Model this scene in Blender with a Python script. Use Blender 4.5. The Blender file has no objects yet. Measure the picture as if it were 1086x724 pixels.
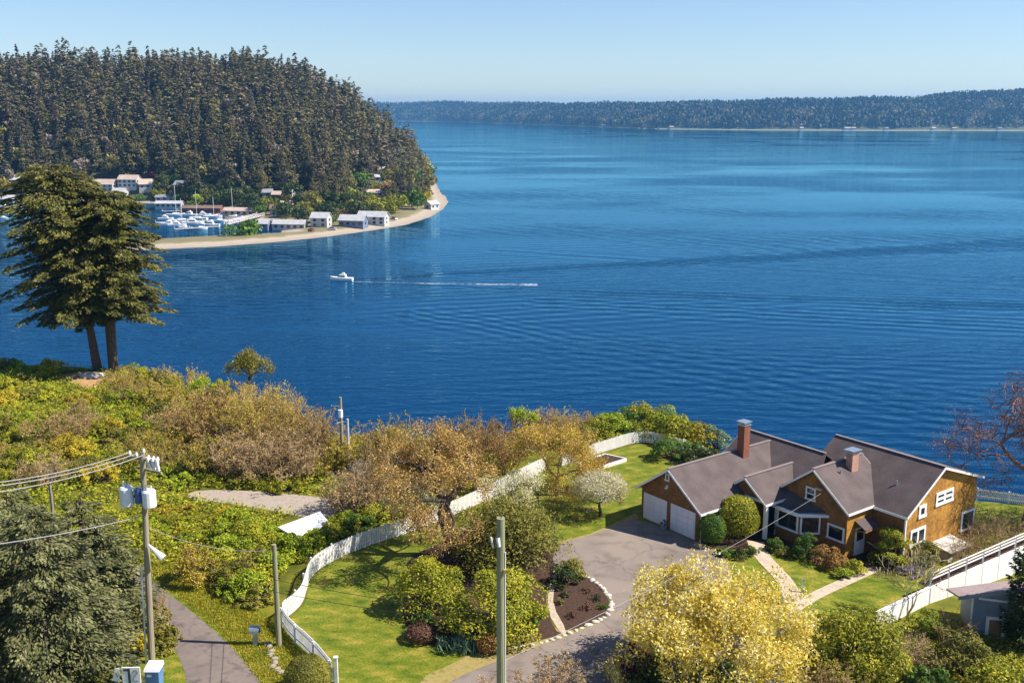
import bpy, math, random
import numpy as np
# ---------------- camera, world, sun, exposure ----------------
FP=1100.;CX=543.;CY=362.;PT=math.atan(244/1100.);CH=60.
cpt,spt=math.cos(PT),math.sin(PT)
sc=bpy.context.scene
C=sc.collection
cd=bpy.data.cameras.new('camera');cam=bpy.data.objects.new('camera',cd);C.objects.link(cam)
cd.sensor_width=36;cd.lens=36*FP/1086;cd.clip_start=0.5;cd.clip_end=40000
cam.location=(0,0,CH);cam.rotation_euler=(math.pi/2-PT,0,0);sc.camera=cam
SUN_EL,SUN_AZ=math.radians(47),math.radians(95)   # azimuth measured from +Y towards +X
W=bpy.data.worlds.new('World');sc.world=W;W.use_nodes=True
nt=W.node_tree;bg=nt.nodes['Background']
sky=nt.nodes.new('ShaderNodeTexSky');sky.sky_type='NISHITA';sky.sun_disc=False
sky.sun_elevation=SUN_EL;sky.sun_rotation=SUN_AZ
sky.air_density=1.0;sky.dust_density=0.0;sky.ozone_density=1.4;sky.altitude=50
tn=nt.nodes.new('ShaderNodeMix');tn.data_type='RGBA';tn.blend_type='MULTIPLY';tn.inputs[0].default_value=1;tn.inputs[7].default_value=(.81,.91,1.10,1)
nt.links.new(sky.outputs[0],tn.inputs[6]);nt.links.new(tn.outputs[2],bg.inputs[0]);bg.inputs[1].default_value=0.072
sl=bpy.data.lights.new('sun','SUN');sl.energy=5.0;sl.angle=math.radians(0.5);sl.color=(1,.92,.80)
so=bpy.data.objects.new('sun',sl);C.objects.link(so)
so.rotation_euler=(math.pi/2-SUN_EL,0,-SUN_AZ+math.pi)
so.location=(80,0,120)
vs=sc.view_settings;vs.view_transform='Standard';vs.look='None';vs.exposure=0.86;vs.gamma=1;vs.use_curve_mapping=False
sc.cycles.max_bounces=6;sc.cycles.diffuse_bounces=3;sc.cycles.glossy_bounces=2;sc.cycles.transmission_bounces=3
sc.cycles.transparent_max_bounces=8;sc.cycles.volume_bounces=0
rng=np.random.default_rng(7);random.seed(7)
# ---------------- pixel -> place helpers (survey of the photograph) ----------------
def ray(px,py):
    a=(px-CX)/FP;b=-(py-CY)/FP
    return np.array([a,cpt+b*spt,-spt+b*cpt])
def at(px,py,Z):
    r=ray(px,py);t=(Z-CH)/r[2];return np.array([r[0]*t,r[1]*t])
def gz(x,y=0):
    return 30-0.075*np.clip(np.asarray(x,float)-15,0,24)
def atg(px,py):
    z=30.
    for _ in range(12):
        p=at(px,py,z);z=float(gz(p[0]))
    return np.array([p[0],p[1],z])
def atd(px,py,Y):
    r=ray(px,py);t=Y/r[1];return np.array([r[0]*t,Y,CH+r[2]*t])
def nrm(a):
    a=np.asarray(a,float);return a/np.maximum(np.linalg.norm(a,axis=-1,keepdims=True),1e-9)
# ---------------- mesh builder ----------------
class MB:
    def __init__(s): s.v=[];s.f=[];s.n=0
    def add(s,v,f,mi=0):
        v=np.asarray(v,float).reshape(-1,3);f=np.asarray(f,np.int64)
        s.f.append((f+s.n,mi));s.v.append(v);s.n+=len(v);return s
    def quad(s,a,b,c,d,mi=0): return s.add([a,b,c,d],[[0,1,2,3]],mi)
    def tri(s,a,b,c,mi=0): return s.add([a,b,c],[[0,1,2]],mi)
    def hexa(s,p,mi=0): # p: 8 corners, bottom 4 ccw then top 4
        return s.add(p,[[0,3,2,1],[4,5,6,7],[0,1,5,4],[1,2,6,5],[2,3,7,6],[3,0,4,7]],mi)
    def box(s,x0,x1,y0,y1,z0,z1,mi=0):
        return s.hexa([(x0,y0,z0),(x1,y0,z0),(x1,y1,z0),(x0,y1,z0),(x0,y0,z1),(x1,y0,z1),(x1,y1,z1),(x0,y1,z1)],mi)
    def beam(s,a,b,w,h,mi=0,up=(0,0,1)): # box along a-b
        a=np.array(a,float);b=np.array(b,float);d=nrm(b-a);sd=nrm(np.cross(d,up));u=np.cross(sd,d)
        sd=sd*w/2;u=u*h/2
        return s.hexa([a-sd-u,a+sd-u,b+sd-u,b-sd-u,a-sd+u,a+sd+u,b+sd+u,b-sd+u],mi)
    def segs(s,P0,P1,R0,R1,n=4,mi=0):
        P0=np.asarray(P0,float);P1=np.asarray(P1,float);k=len(P0)
        if k==0:return s
        R0=np.broadcast_to(R0,(k,));R1=np.broadcast_to(R1,(k,))
        d=nrm(P1-P0);ref=np.where(np.abs(d[:,2:3])>.9,[[1.,0,0]],[[0,0,1.]])
        a=nrm(np.cross(d,ref));b=np.cross(d,a)
        an=np.arange(n)*2*math.pi/n
        off=np.cos(an)[None,:,None]*a[:,None]+np.sin(an)[None,:,None]*b[:,None]
        v=np.concatenate([P0[:,None]+off*R0[:,None,None],P1[:,None]+off*R1[:,None,None]],1).reshape(-1,3)
        i=np.arange(n);q=np.stack([i,(i+1)%n,(i+1)%n+n,i+n],1)
        f=(q[None]+(np.arange(k)*2*n)[:,None,None]).reshape(-1,4)
        return s.add(v,f,mi)
    def tube(s,pts,rad,n=8,mi=0,cap=True):
        pts=np.asarray(pts,float);k=len(pts);rad=np.broadcast_to(rad,(k,))
        d=nrm(np.gradient(pts,axis=0));ref=np.array([0,0,1.]) if abs(d[0][2])<.9 else np.array([1.,0,0])
        a=nrm(np.cross(d,ref));b=np.cross(d,a);an=np.arange(n)*2*math.pi/n
        v=(pts[:,None]+rad[:,None,None]*(np.cos(an)[None,:,None]*a[:,None]+np.sin(an)[None,:,None]*b[:,None])).reshape(-1,3)
        i=np.arange(n);f=[]
        for j in range(k-1): f.append(np.stack([i,(i+1)%n,(i+1)%n+n,i+n],1)+j*n)
        s.add(v,np.concatenate(f),mi)
        if cap:
            v2=np.concatenate([v[-n:],[pts[-1]]]);s.add(v2,np.stack([i,(i+1)%n,np.full(n,n)],1),mi)
        return s
    def leaves(s,Cn,D,N,L,Wd,mi=0):
        Cn=np.asarray(Cn,float);k=len(Cn)
        D=nrm(D);S=nrm(np.cross(N,D))
        L=np.broadcast_to(L,(k,))[:,None]/2;Wd=np.broadcast_to(Wd,(k,))[:,None]/2
        v=np.stack([Cn-D*L,Cn+S*Wd,Cn+D*L,Cn-S*Wd],1).reshape(-1,3)
        return s.add(v,(np.arange(k)*4)[:,None]+np.arange(4)[None],mi)
    def build(s,name,mats,parent=None,smooth=False,loc=None):
        me=bpy.data.meshes.new(name)
        V=np.concatenate(s.v).astype(np.float32)
        li=[];st=[];mi=[];c=0
        for f,m in s.f:
            if len(f)==0: continue
            k,w=f.shape;li.append(f.reshape(-1));st.append(c+np.arange(k)*w);c+=k*w;mi.append(np.full(k,m))
        li=np.concatenate(li);st=np.concatenate(st);mi=np.concatenate(mi)
        me.vertices.add(len(V));me.vertices.foreach_set('co',V.reshape(-1))
        me.loops.add(len(li));me.loops.foreach_set('vertex_index',li.astype(np.int32))
        me.polygons.add(len(st));me.polygons.foreach_set('loop_start',st.astype(np.int32))
        if mi.max()>0: me.polygons.foreach_set('material_index',mi.astype(np.int32))
        if smooth: me.polygons.foreach_set('use_smooth',np.ones(len(st),bool))
        else: me.polygons.foreach_set('use_smooth',np.zeros(len(st),bool))
        me.update(calc_edges=True)
        for m in (mats if isinstance(mats,(list,tuple)) else [mats]): me.materials.append(m)
        o=bpy.data.objects.new(name,me);C.objects.link(o)
        if parent is not None:o.parent=parent
        if loc is not None:o.location=loc
        return o
def tag(o,label=None,cat=None,group=None,kind=None):
    if label:o['label']=label
    if cat:o['category']=cat
    if group:o['group']=group
    if kind:o['kind']=kind
    return o
def thing(name,label,cat,loc=(0,0,0),rz=0,group=None):
    o=bpy.data.objects.new(name,None);o.empty_display_size=.3;C.objects.link(o)
    o.location=tuple(float(q) for q in loc);o.rotation_euler=(0,0,rz);return tag(o,label,cat,group)
KIDS={}
def dup(root,loc,rz=0,scale=1,label=None,group=None):
    r=root.copy();C.objects.link(r);r.location=tuple(float(q) for q in loc);r.rotation_euler=(0,0,rz)
    r.scale=(scale,scale,scale) if np.isscalar(scale) else scale
    if label:r['label']=label
    if group:r['group']=group
    for ch in list(root.children):
        c=ch.copy();C.objects.link(c);c.parent=r
        for g in list(ch.children):
            d=g.copy();C.objects.link(d);d.parent=c
    return r
# ---------------- materials ----------------
def nodes(name):
    m=bpy.data.materials.new(name);m.use_nodes=True;t=m.node_tree
    return m,t,t.nodes['Principled BSDF']
def N(t,ty,**k):
    n=t.nodes.new(ty)
    for a,b in k.items():
        if a.startswith('i_'):
            key=a[2:];key=int(key) if key.isdigit() else key.replace('_',' ')
            n.inputs[key].default_value=b
        else: setattr(n,a,b)
    return n
def ramp(t,fac,stops,interp='LINEAR'):
    r=N(t,'ShaderNodeValToRGB');e=r.color_ramp.elements;r.color_ramp.interpolation=interp
    while len(e)<len(stops):e.new(0.5)
    for i,(p,c) in enumerate(stops):
        e[i].position=p;e[i].color=(*c,1) if len(c)==3 else c
    t.links.new(fac,r.inputs[0]);return r.outputs[0]
def mat(name,c1,c2=None,scale=3.,rough=.7,bump=0.,bscale=None,spec=.3,metal=0.,stretch=(1,1,1),detail=4,c3=None):
    m,t,b=nodes(name)
    b.inputs['Roughness'].default_value=rough;b.inputs['Specular IOR Level'].default_value=spec;b.inputs['Metallic'].default_value=metal
    if c2 is None and not bump:
        b.inputs['Base Color'].default_value=(*c1,1);return m
    tc=N(t,'ShaderNodeTexCoord');mp=N(t,'ShaderNodeMapping');mp.inputs['Scale'].default_value=stretch
    t.links.new(tc.outputs['Object'],mp.inputs[0])
    n=N(t,'ShaderNodeTexNoise');n.inputs['Scale'].default_value=scale;n.inputs['Detail'].default_value=detail
    t.links.new(mp.outputs[0],n.inputs['Vector'])
    st=[(.3,c1),(.7,c2 or c1)] if c3 is None else [(.3,c1),(.5,c2),(.7,c3)]
    t.links.new(ramp(t,n.outputs[0],st),b.inputs['Base Color'])
    if bump:
        n2=N(t,'ShaderNodeTexNoise');n2.inputs['Scale'].default_value=bscale or scale*4;n2.inputs['Detail'].default_value=3
        t.links.new(mp.outputs[0],n2.inputs['Vector'])
        bp=N(t,'ShaderNodeBump');bp.inputs['Strength'].default_value=bump;bp.inputs['Distance'].default_value=.05
        t.links.new(n2.outputs[0],bp.inputs['Height']);t.links.new(bp.outputs[0],b.inputs['Normal'])
    return m
def leafmat(name,cols,scale=.6,trans=.25,wn=.5,rough=.55,world=False,tint=None):
    """leaf colour varies leaf by leaf and branch by branch; leaves let some light through"""
    m,t,b=nodes(name)
    g=N(t,'ShaderNodeNewGeometry');tc=N(t,'ShaderNodeTexCoord')
    n=N(t,'ShaderNodeTexNoise');n.inputs['Scale'].default_value=scale;n.inputs['Detail'].default_value=2
    t.links.new(g.outputs['Position'] if world else tc.outputs['Object'],n.inputs['Vector'])
    mx=N(t,'ShaderNodeMix');mx.inputs[0].default_value=wn
    # stretch noise contrast
    mr=N(t,'ShaderNodeMapRange');mr.inputs[1].default_value=.3;mr.inputs[2].default_value=.7
    t.links.new(n.outputs[0],mr.inputs[0])
    t.links.new(g.outputs['Random Per Island'],mx.inputs[2]);t.links.new(mr.outputs[0],mx.inputs[3])
    k=len(cols);col=ramp(t,mx.outputs[0],[(.12+.76*i/(k-1),c) for i,c in enumerate(cols)])
    oi=N(t,'ShaderNodeObjectInfo');hs=N(t,'ShaderNodeHueSaturation')
    mo=N(t,'ShaderNodeMapRange');mo.inputs[3].default_value=.8;mo.inputs[4].default_value=1.2
    t.links.new(oi.outputs['Random'],mo.inputs[0]);t.links.new(mo.outputs[0],hs.inputs['Value'])
    t.links.new(col,hs.inputs['Color']);col=hs.outputs[0]
    t.links.new(col,b.inputs['Base Color']);b.inputs['Roughness'].default_value=rough;b.inputs['Specular IOR Level'].default_value=.25
    tr=N(t,'ShaderNodeBsdfTranslucent');t.links.new(col,tr.inputs[0])
    ms=N(t,'ShaderNodeMixShader');ms.inputs[0].default_value=trans
    t.links.new(b.outputs[0],ms.inputs[1]);t.links.new(tr.outputs[0],ms.inputs[2])
    t.links.new(ms.outputs[0],t.nodes['Material Output'].inputs[0]);return m
# ---------------- distance to polyline / polygon ----------------
def pdist(px,py,poly,closed=True):
    P=np.stack([px,py],-1);best=np.full(px.shape,1e9);n=len(poly)
    for i in range(n if closed else n-1):
        a=np.array(poly[i]);b=np.array(poly[(i+1)%n]);ab=b-a
        t=np.clip(((P-a)@ab)/(ab@ab+1e-9),0,1)
        best=np.minimum(best,np.linalg.norm(P-a-t[...,None]*ab,axis=-1))
    return best
def inside(px,py,poly):
    r=np.zeros(px.shape,bool);n=len(poly);j=n-1
    for i in range(n):
        xi,yi=poly[i];xj,yj=poly[j]
        c=((yi>py)!=(yj>py))&(px<(xj-xi)*(py-yi)/(yj-yi+1e-12)+xi);r^=c;j=i
    return r
def vnoise(x,y,s,seed=0):
    r=np.random.default_rng(seed);o=r.uniform(0,6.28,(6,3));out=0
    for k in range(6):
        a=o[k,0];f=(1+.35*k)/s
        out=out+np.sin((x*np.cos(a)+y*np.sin(a))*f*6.28+o[k,1])*np.cos((y*np.cos(a)-x*np.sin(a))*f*4.1+o[k,2])
    return out/3.
def grid(x0,x1,y0,y1,dx,dy,zf,name,m,smooth=True,cull=None):
    xs=np.arange(x0,x1+dx/2,dx);ys=np.arange(y0,y1+dy/2,dy)
    X,Y=np.meshgrid(xs,ys);Z=zf(X,Y);nx=len(xs)
    i,j=np.meshgrid(np.arange(nx-1),np.arange(len(ys)-1));a=(j*nx+i).reshape(-1)
    F=np.stack([a,a+1,a+nx+1,a+nx],1)
    if cull is not None:
        zz=Z.reshape(-1);F=F[(zz[F]>cull).any(1)]
    b=MB();b.add(np.stack([X,Y,Z],-1).reshape(-1,3),F);o=b.build(name,m,smooth=smooth);return o
# ---------------- water ----------------
def water_mat():
    m,t,b=nodes('sea_water')
    g=N(t,'ShaderNodeNewGeometry')
    def noise(sx,sy,scale,detail,rot=0,dist=0.):
        mp=N(t,'ShaderNodeMapping');mp.inputs['Scale'].default_value=(sx,sy,1);mp.inputs['Rotation'].default_value=(0,0,rot)
        t.links.new(g.outputs['Position'],mp.inputs[0])
        n=N(t,'ShaderNodeTexNoise');n.inputs['Scale'].default_value=scale;n.inputs['Detail'].default_value=detail;n.inputs['Distortion'].default_value=dist
        t.links.new(mp.outputs[0],n.inputs['Vector']);return n.outputs[0]
    def wave(rot,scale,dist,dscale):
        mp=N(t,'ShaderNodeMapping');mp.inputs['Rotation'].default_value=(0,0,rot)
        t.links.new(g.outputs['Position'],mp.inputs[0])
        n=N(t,'ShaderNodeTexWave');n.wave_type='BANDS';n.bands_direction='Y';n.inputs['Scale'].default_value=scale
        n.inputs['Distortion'].default_value=dist;n.inputs['Detail'].default_value=2;n.inputs['Detail Scale'].default_value=dscale
        t.links.new(mp.outputs[0],n.inputs['Vector']);return n.outputs['Fac']
    def mth(op,a,bb):
        q=N(t,'ShaderNodeMath');q.operation=op
        for i,v in enumerate((a,bb)):
            if isinstance(v,(int,float)):q.inputs[i].default_value=v
            else:t.links.new(v,q.inputs[i])
        return q.outputs[0]
    def mask(src,lo,hi):
        r=N(t,'ShaderNodeMapRange');r.inputs[1].default_value=lo;r.inputs[2].default_value=hi
        t.links.new(src,r.inputs[0]);return r.outputs[0]
    rip=noise(.11,.46,1.,3,.12,.6)          # wind ripples, some 6 m long
    rip2=noise(.4,1.1,1.,2,-.25)
    w1=wave(.16,.058,3.2,.9)                # swell of passing boats
    w2=wave(-.3,.042,2.6,.7)
    p1=mask(noise(.0042,.0075,1.,2,.2),.42,.62)
    p2=mask(noise(.005,.011,1.,2,-.4),.46,.64)
    calm=mask(noise(.0016,.018,1.,3,.06,.3),.36,.56)
    h=mth('ADD',mth('MULTIPLY',rip,.26),mth('MULTIPLY',rip2,.09))
    h=mth('MULTIPLY',h,mth('ADD',mth('MULTIPLY',calm,.6),.4))
    sy_=N(t,'ShaderNodeSeparateXYZ');t.links.new(g.outputs['Position'],sy_.inputs[0])
    op=N(t,'ShaderNodeMapRange');op.inputs[1].default_value=260;op.inputs[2].default_value=760;op.inputs[3].default_value=1.3;op.inputs[4].default_value=.20;t.links.new(sy_.outputs[1],op.inputs[0])
    h=mth('MULTIPLY',h,op.outputs[0])
    h=mth('ADD',h,mth('MULTIPLY',mth('MULTIPLY',w1,p1),.14))
    h=mth('ADD',h,mth('MULTIPLY',mth('MULTIPLY',w2,p2),.12))
    sp_=N(t,'ShaderNodeSeparateXYZ');t.links.new(g.outputs['Position'],sp_.inputs[0])
    def arm(a,c,lam,sig,grow,amp):
        a=at(*a,0);c=at(*c,0);d=(c-a)/np.linalg.norm(c-a);n_=np.array([-d[1],d[0]])
        s1=mth('ADD',mth('MULTIPLY',sp_.outputs[0],float(d[0])),mth('MULTIPLY',sp_.outputs[1],float(d[1])));s1=mth('SUBTRACT',s1,float(a@d))
        q=mth('ADD',mth('MULTIPLY',sp_.outputs[0],float(n_[0])),mth('MULTIPLY',sp_.outputs[1],float(n_[1])));q=mth('SUBTRACT',q,float(a@n_))
        q=mth('ADD',q,mth('MULTIPLY',mth('SUBTRACT',noise(.03,.03,1.,2),.5),9.))
        wdt=mth('ADD',mth('MULTIPLY',mth('MAXIMUM',s1,0.),grow),sig)
        e=mth('POWER',2.718,mth('MULTIPLY',mth('POWER',mth('ABSOLUTE',mth('DIVIDE',q,wdt),0.),2.),-1.))
        return mth('MULTIPLY',mth('MULTIPLY',mth('MULTIPLY',mth('SINE',mth('MULTIPLY',q,6.283/lam),0.),e),mth('GREATER_THAN',s1,0.)),amp)
    for a_,c_,l_,s_,g_,m_ in (((372,297),(745,277),6.,2.5,.05,.24),((374,300),(1090,326),6.,2.5,.04,.15),((520,265),(800,284),13.,10.,.06,.10),((820,284),(1150,255),13.,12.,.06,.09),((560,320),(1150,352),7.,14.,.06,.09),((430,330),(900,420),6.,14.,.06,.08)):
        h=mth('ADD',h,arm(a_,c_,l_,s_,g_,m_))
    bp=N(t,'ShaderNodeBump');bp.inputs['Strength'].default_value=1;bp.inputs['Distance'].default_value=.75
    t.links.new(h,bp.inputs['Height']);t.nodes.remove(b)
    df=N(t,'ShaderNodeBsdfDiffuse');df.inputs[0].default_value=(.0,.023,.078,1)
    gl=N(t,'ShaderNodeBsdfGlossy');gl.inputs['Color'].default_value=(.40,.83,1,1);gl.inputs['Roughness'].default_value=.045
    fr=N(t,'ShaderNodeFresnel');fr.inputs[0].default_value=1.24
    for q in (gl,fr): t.links.new(bp.outputs[0],q.inputs['Normal'])
    ms=N(t,'ShaderNodeMixShader');t.links.new(fr.outputs[0],ms.inputs[0]);t.links.new(df.outputs[0],ms.inputs[1]);t.links.new(gl.outputs[0],ms.inputs[2])
    t.links.new(ms.outputs[0],t.nodes['Material Output'].inputs[0])
    return m
b=MB()
b.add([(-14000,-900,0),(14000,-900,0),(14000,12000,0),(-14000,12000,0)],[[0,1,2,3]])
tag(b.build('water',water_mat()),kind='structure')
# ---------------- far hill across the bay (left) with its sand spit ----------------
def P0(l,z=0.): return [tuple(at(x,y,z)) for x,y in l]
spit_front=P0([(90,267),(130,266),(175,264),(230,261.5),(300,256),(350,250.5),(390,245),(430,238.5),(455,230.5),(469,222),(475,214),(471,207)])
spit_back=P0([(300,247),(250,249),(175,253),(130,256),(90,259)])
hill_front=P0([(-500,214),(-200,214),(-20,214),(100,214),(175,216),(215,222),(240,231),(300,238.5)])
tip=spit_front
hill_poly=[(-1500,700)]+hill_front+spit_front[4:]+[(-52,770),(-62,860),(-75,1000),(-90,1200),(-150,1500),(-300,1800),(-1500,1900)]
spit_poly=spit_front[:6]+P0([(345,244)])+spit_back
def hill_z(X,Y):
    dh=pdist(X,Y,hill_poly);ih=inside(X,Y,hill_poly)
    dsp=pdist(X,Y,spit_poly);isp=inside(X,Y,spit_poly)
    # flat apron of sand and lots along the shore, then the slope
    apron=np.clip(pdist(X,Y,spit_front+[(-40,800)],False)-np.interp(X,[-190,-90],[30,13]),0,None)
    d=np.minimum(dh,np.where(apron<150,apron,dh))
    dd=np.where(ih,np.clip(dh,0,None),0)
    back=np.clip((Y-640)/330.,0,1.25)
    rside=1-np.exp(-(np.clip(dd-5,0,None)/48.)**1.05)
    top=np.interp(X,[-900,-560,-470,-300,-215,-160,-110,-60],[88,88,88,89,88,74,50,30])
    z=np.minimum(top*(.10+.90*np.clip(back,0,1)**.9),top)*rside
    z=z*(1+.07*vnoise(X,Y,160,3))
    z=np.where(ih,np.maximum(z,np.minimum(1.6,dh*.12)),-2.)
    z=np.where(isp,np.maximum(z,np.minimum(1.5,dsp*.13)),z)
    off=np.minimum(dh,dsp)
    z=np.where(~ih&~isp,-np.minimum(off*.08,3),z)
    return z
def hz1(x,y): return float(hill_z(np.array([x],float),np.array([y],float))[0])
def shore_mat():
    m,t,b=nodes('shore_ground');b.inputs['Roughness'].default_value=.9
    g=N(t,'ShaderNodeNewGeometry');sx=N(t,'ShaderNodeSeparateXYZ');t.links.new(g.outputs['Position'],sx.inputs[0])
    n=N(t,'ShaderNodeTexNoise');n.inputs['Scale'].default_value=.12;n.inputs['Detail'].default_value=4;t.links.new(g.outputs['Position'],n.inputs['Vector'])
    a=N(t,'ShaderNodeMath');a.operation='MULTIPLY_ADD';a.inputs[1].default_value=1.1;t.links.new(n.outputs[0],a.inputs[0]);t.links.new(sx.outputs[2],a.inputs[2])
    r=N(t,'ShaderNodeMapRange');r.inputs[1].default_value=0;r.inputs[2].default_value=4;t.links.new(a.outputs[0],r.inputs[0])
    c=ramp(t,r.outputs[0],[(.0,(.2,.17,.13)),(.22,(.33,.27,.21)),(.38,(.37,.31,.24)),(.46,(.20,.17,.08)),(.75,(.07,.075,.03))])
    t.links.new(c,b.inputs['Base Color']);return m
tag(grid(-1100,-20,430,1500,5,5,hill_z,'hill_terrain',shore_mat(),cull=-1.5),kind='structure')
# ---------------- conifers ----------------
def conifer_proto(h,R,seed,nb=90,per=10,leaf=1.3,base=.12,fat=.6):
    r=np.random.default_rng(seed);b=MB()
    t=np.sort(r.uniform(base,1,nb));az=r.uniform(0,6.283,nb)
    L=R*(np.clip(1-t,0,1)**fat)*r.uniform(.6,1.1,nb)+.25
    s=np.sqrt(r.uniform(0.05,1,(nb,per)))
    w=r.normal(0,1,(nb,per))*.22*L[:,None]
    dx,dy=np.cos(az)[:,None],np.sin(az)[:,None]
    x=dx*L[:,None]*s-dy*w;y=dy*L[:,None]*s+dx*w
    z=(t*h)[:,None]+L[:,None]*(.12*s-.5*s*s)+r.normal(0,.18,(nb,per))
    Cn=np.stack([x,y,z],-1).reshape(-1,3)
    D=np.stack([dx+r.normal(0,.45,(nb,per)),dy+r.normal(0,.45,(nb,per)),-.45+r.normal(0,.25,(nb,per))],-1).reshape(-1,3)
    Nn=np.stack([r.normal(0,.45,nb*per),r.normal(0,.45,nb*per),np.ones(nb*per)],-1)
    sz=leaf*r.uniform(.6,1.2,nb*per)*(.55+.45*np.repeat(1-t,per))
    b.leaves(Cn,D,Nn,sz,sz*.5,0)
    b.leaves([[0,0,h-.2],[0,0,h-.3]],[[0,0,1],[0,0,1]],[[1,0,0],[0,1,0]],1.6,.35,0)
    tr=MB();tr.tube([(0,0,-1),(0,0,h*.55),(0,0,h*.98)],[h*.014,h*.009,.04],5)
    return b,tr
M_con=[leafmat('conifer_dark',[(.045,.048,.022),(.12,.11,.05),(.21,.175,.085)],.25,.12),
       leafmat('conifer_olive',[(.06,.06,.02),(.15,.13,.045),(.25,.205,.075)],.25,.12),
       leafmat('conifer_brownish',[(.07,.055,.034),(.155,.12,.07),(.25,.195,.12)],.25,.12)]
M_bark=mat('bark',(.05,.035,.025),(.12,.09,.065),8,.9,.4)
M_barkpale=mat('bark_pale',(.22,.19,.16),(.36,.32,.28),8,.9)
def leafy_blob(R,h,seed,n=700,leaf=1.0,lumps=9):
    r=np.random.default_rng(seed);b=MB();c=[]
    cc=np.stack([r.normal(0,.42*R,lumps),r.normal(0,.42*R,lumps),h*.62+r.uniform(-.25,.22,lumps)*h],-1)
    k=r.integers(0,lumps,n);d=nrm(r.normal(0,1,(n,3)));rad=R*.5*r.uniform(.7,1.05,n)[:,None]
    Cn=cc[k]+d*rad*[1,1,.8];Nn=d+r.normal(0,.5,(n,3));D=r.normal(0,1,(n,3));sz=leaf*r.uniform(.6,1.2,n)
    b.leaves(Cn,D,Nn,sz,sz*.7);return b
# forest on the hill
HC=[]
xs,ys=np.meshgrid(np.arange(-640,-45,8.7),np.arange(600,1110,8.9))
xs=(xs+rng.uniform(-4.6,4.6,xs.shape)).ravel();ys=(ys+rng.uniform(-4.6,4.6,ys.shape)).ravel()
zz=hill_z(xs,ys)
def proj(x,y,z):
    z=z-CH;d=y*cpt-z*spt;v=y*spt+z*cpt
    return CX+FP*x/d,CY-FP*v/d
ok=(zz>1.9)&inside(xs,ys,hill_poly)
qx,qy=proj(xs,ys,zz)
ok&=(qx>-60)&(rng.random(len(xs))>.06)&(vnoise(xs,ys,34,31)>-1.25)
# the houses' clearings along the foot of the hill (measured lots)
CLEAR=[(88,214,184,193),(0,212,30,199),(180,245,330,212),(330,250,395,222),(370,226,410,190)]
for x0,y1,x1,y0 in CLEAR: ok&=~((qx>x0)&(qx<x1)&(qy<y1+4)&(qy>y0))
# bushy sunny verge at the tip
hts=rng.uniform(.6,1.12,len(xs))**1.2*26
hts=hts*np.clip(.62+zz/40,.6,1)*(1+.22*vnoise(xs,ys,55,21)+.12*vnoise(xs,ys,22,22)).clip(.55,1.4)
idx=np.where(ok)[0]
order=idx[np.argsort(-(hts[idx]/ys[idx]))]
idx_things=set(); 
# the largest in the picture: the near rows
near=idx[np.argsort(ys[idx]-hts[idx]*4)][:296]
idx_things=set(near.tolist())
protos=[]
for k in range(6):
    b1,tr=conifer_proto(24,[4.9,5.8,4.0,6.4,5.2,3.6][k],50+k,[95,100,85,110,90,80][k],11,1.9,fat=[.6,.5,.75,.5,.62,.8][k])
    root=thing('conifer','tall dark conifer in the forest on the hill across the bay','conifer',(0,0,0),0,'conifers on the forested hill')
    cr=b1.build('crown',M_con[k%3],root);tt=tr.build('trunk',M_bark,root);protos.append((root,b1))
used=[False]*6
for i in near:
    k=int(rng.integers(0,6));s=hts[i]/24;loc=(xs[i],ys[i],zz[i]-.5)
    lab='tall dark conifer low on the forested hill above the marina' if qx[i]<320 else 'dark conifer low on the right shoulder of the forested hill'
    w_=s*rng.uniform(.95,1.5)
    if not used[k]:
        o=protos[k][0];o.location=loc;o.scale=(w_,w_,s);o['label']=lab;used[k]=True
    else: dup(protos[k][0],loc,rng.uniform(0,6.28),(w_,w_,s),lab)
lowp=[conifer_proto(24,[4.8,5.4,4.2,3.8][k],70+k,46,7,3.0,fat=[.55,.5,.7,.8][k])[0] for k in range(4)]
fmb=MB();rest=[i for i in idx if i not in idx_things]
for k in range(4):
    pv=np.concatenate(lowp[k].v);pf=np.concatenate([f for f,_ in lowp[k].f])
    sel=np.array([i for j,i in enumerate(rest) if j%4==k])
    a=rng.uniform(0,6.28,len(sel));s=hts[sel]/24;w_=s*rng.uniform(1.0,1.7,len(sel))
    X=(pv[None,:,0]*np.cos(a)[:,None]-pv[None,:,1]*np.sin(a)[:,None])*w_[:,None]+xs[sel][:,None]
    Y=(pv[None,:,0]*np.sin(a)[:,None]+pv[None,:,1]*np.cos(a)[:,None])*w_[:,None]+ys[sel][:,None]
    Z=pv[None,:,2]*s[:,None]+zz[sel][:,None]-.5
    F=(pf[None]+(np.arange(len(sel))*len(pv))[:,None,None]).reshape(-1,4)
    # patches of species: colour slot by place
    sp=vnoise(xs[sel],ys[sel],110,5)+rng.normal(0,.3,len(sel))
    slot=np.where(sp>.35,1,np.where(sp<-.3,2,0))
    V=np.stack([X,Y,Z],-1)
    for q in range(3):
        m_=slot==q
        if m_.any():
            fmb.add(V[m_].reshape(-1,3),(pf[None]+(np.arange(m_.sum())*len(pv))[:,None,None]).reshape(-1,4),q)
bl=[leafy_blob(5.2,13,90+k,260,1.9,8) for k in range(3)]
M_con+= [leafmat('spring_leaves_olive',[(.10,.09,.02),(.22,.19,.04),(.32,.27,.07)],.15,.25),leafmat('bare_twig_crown',[(.12,.09,.07),(.24,.19,.15),(.34,.28,.23)],.15,.2)]
dk=[i for i in idx if rng.random()<(.30 if vnoise(xs[i:i+1],ys[i:i+1],60,12)[0]>.45 else .04)]
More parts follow.
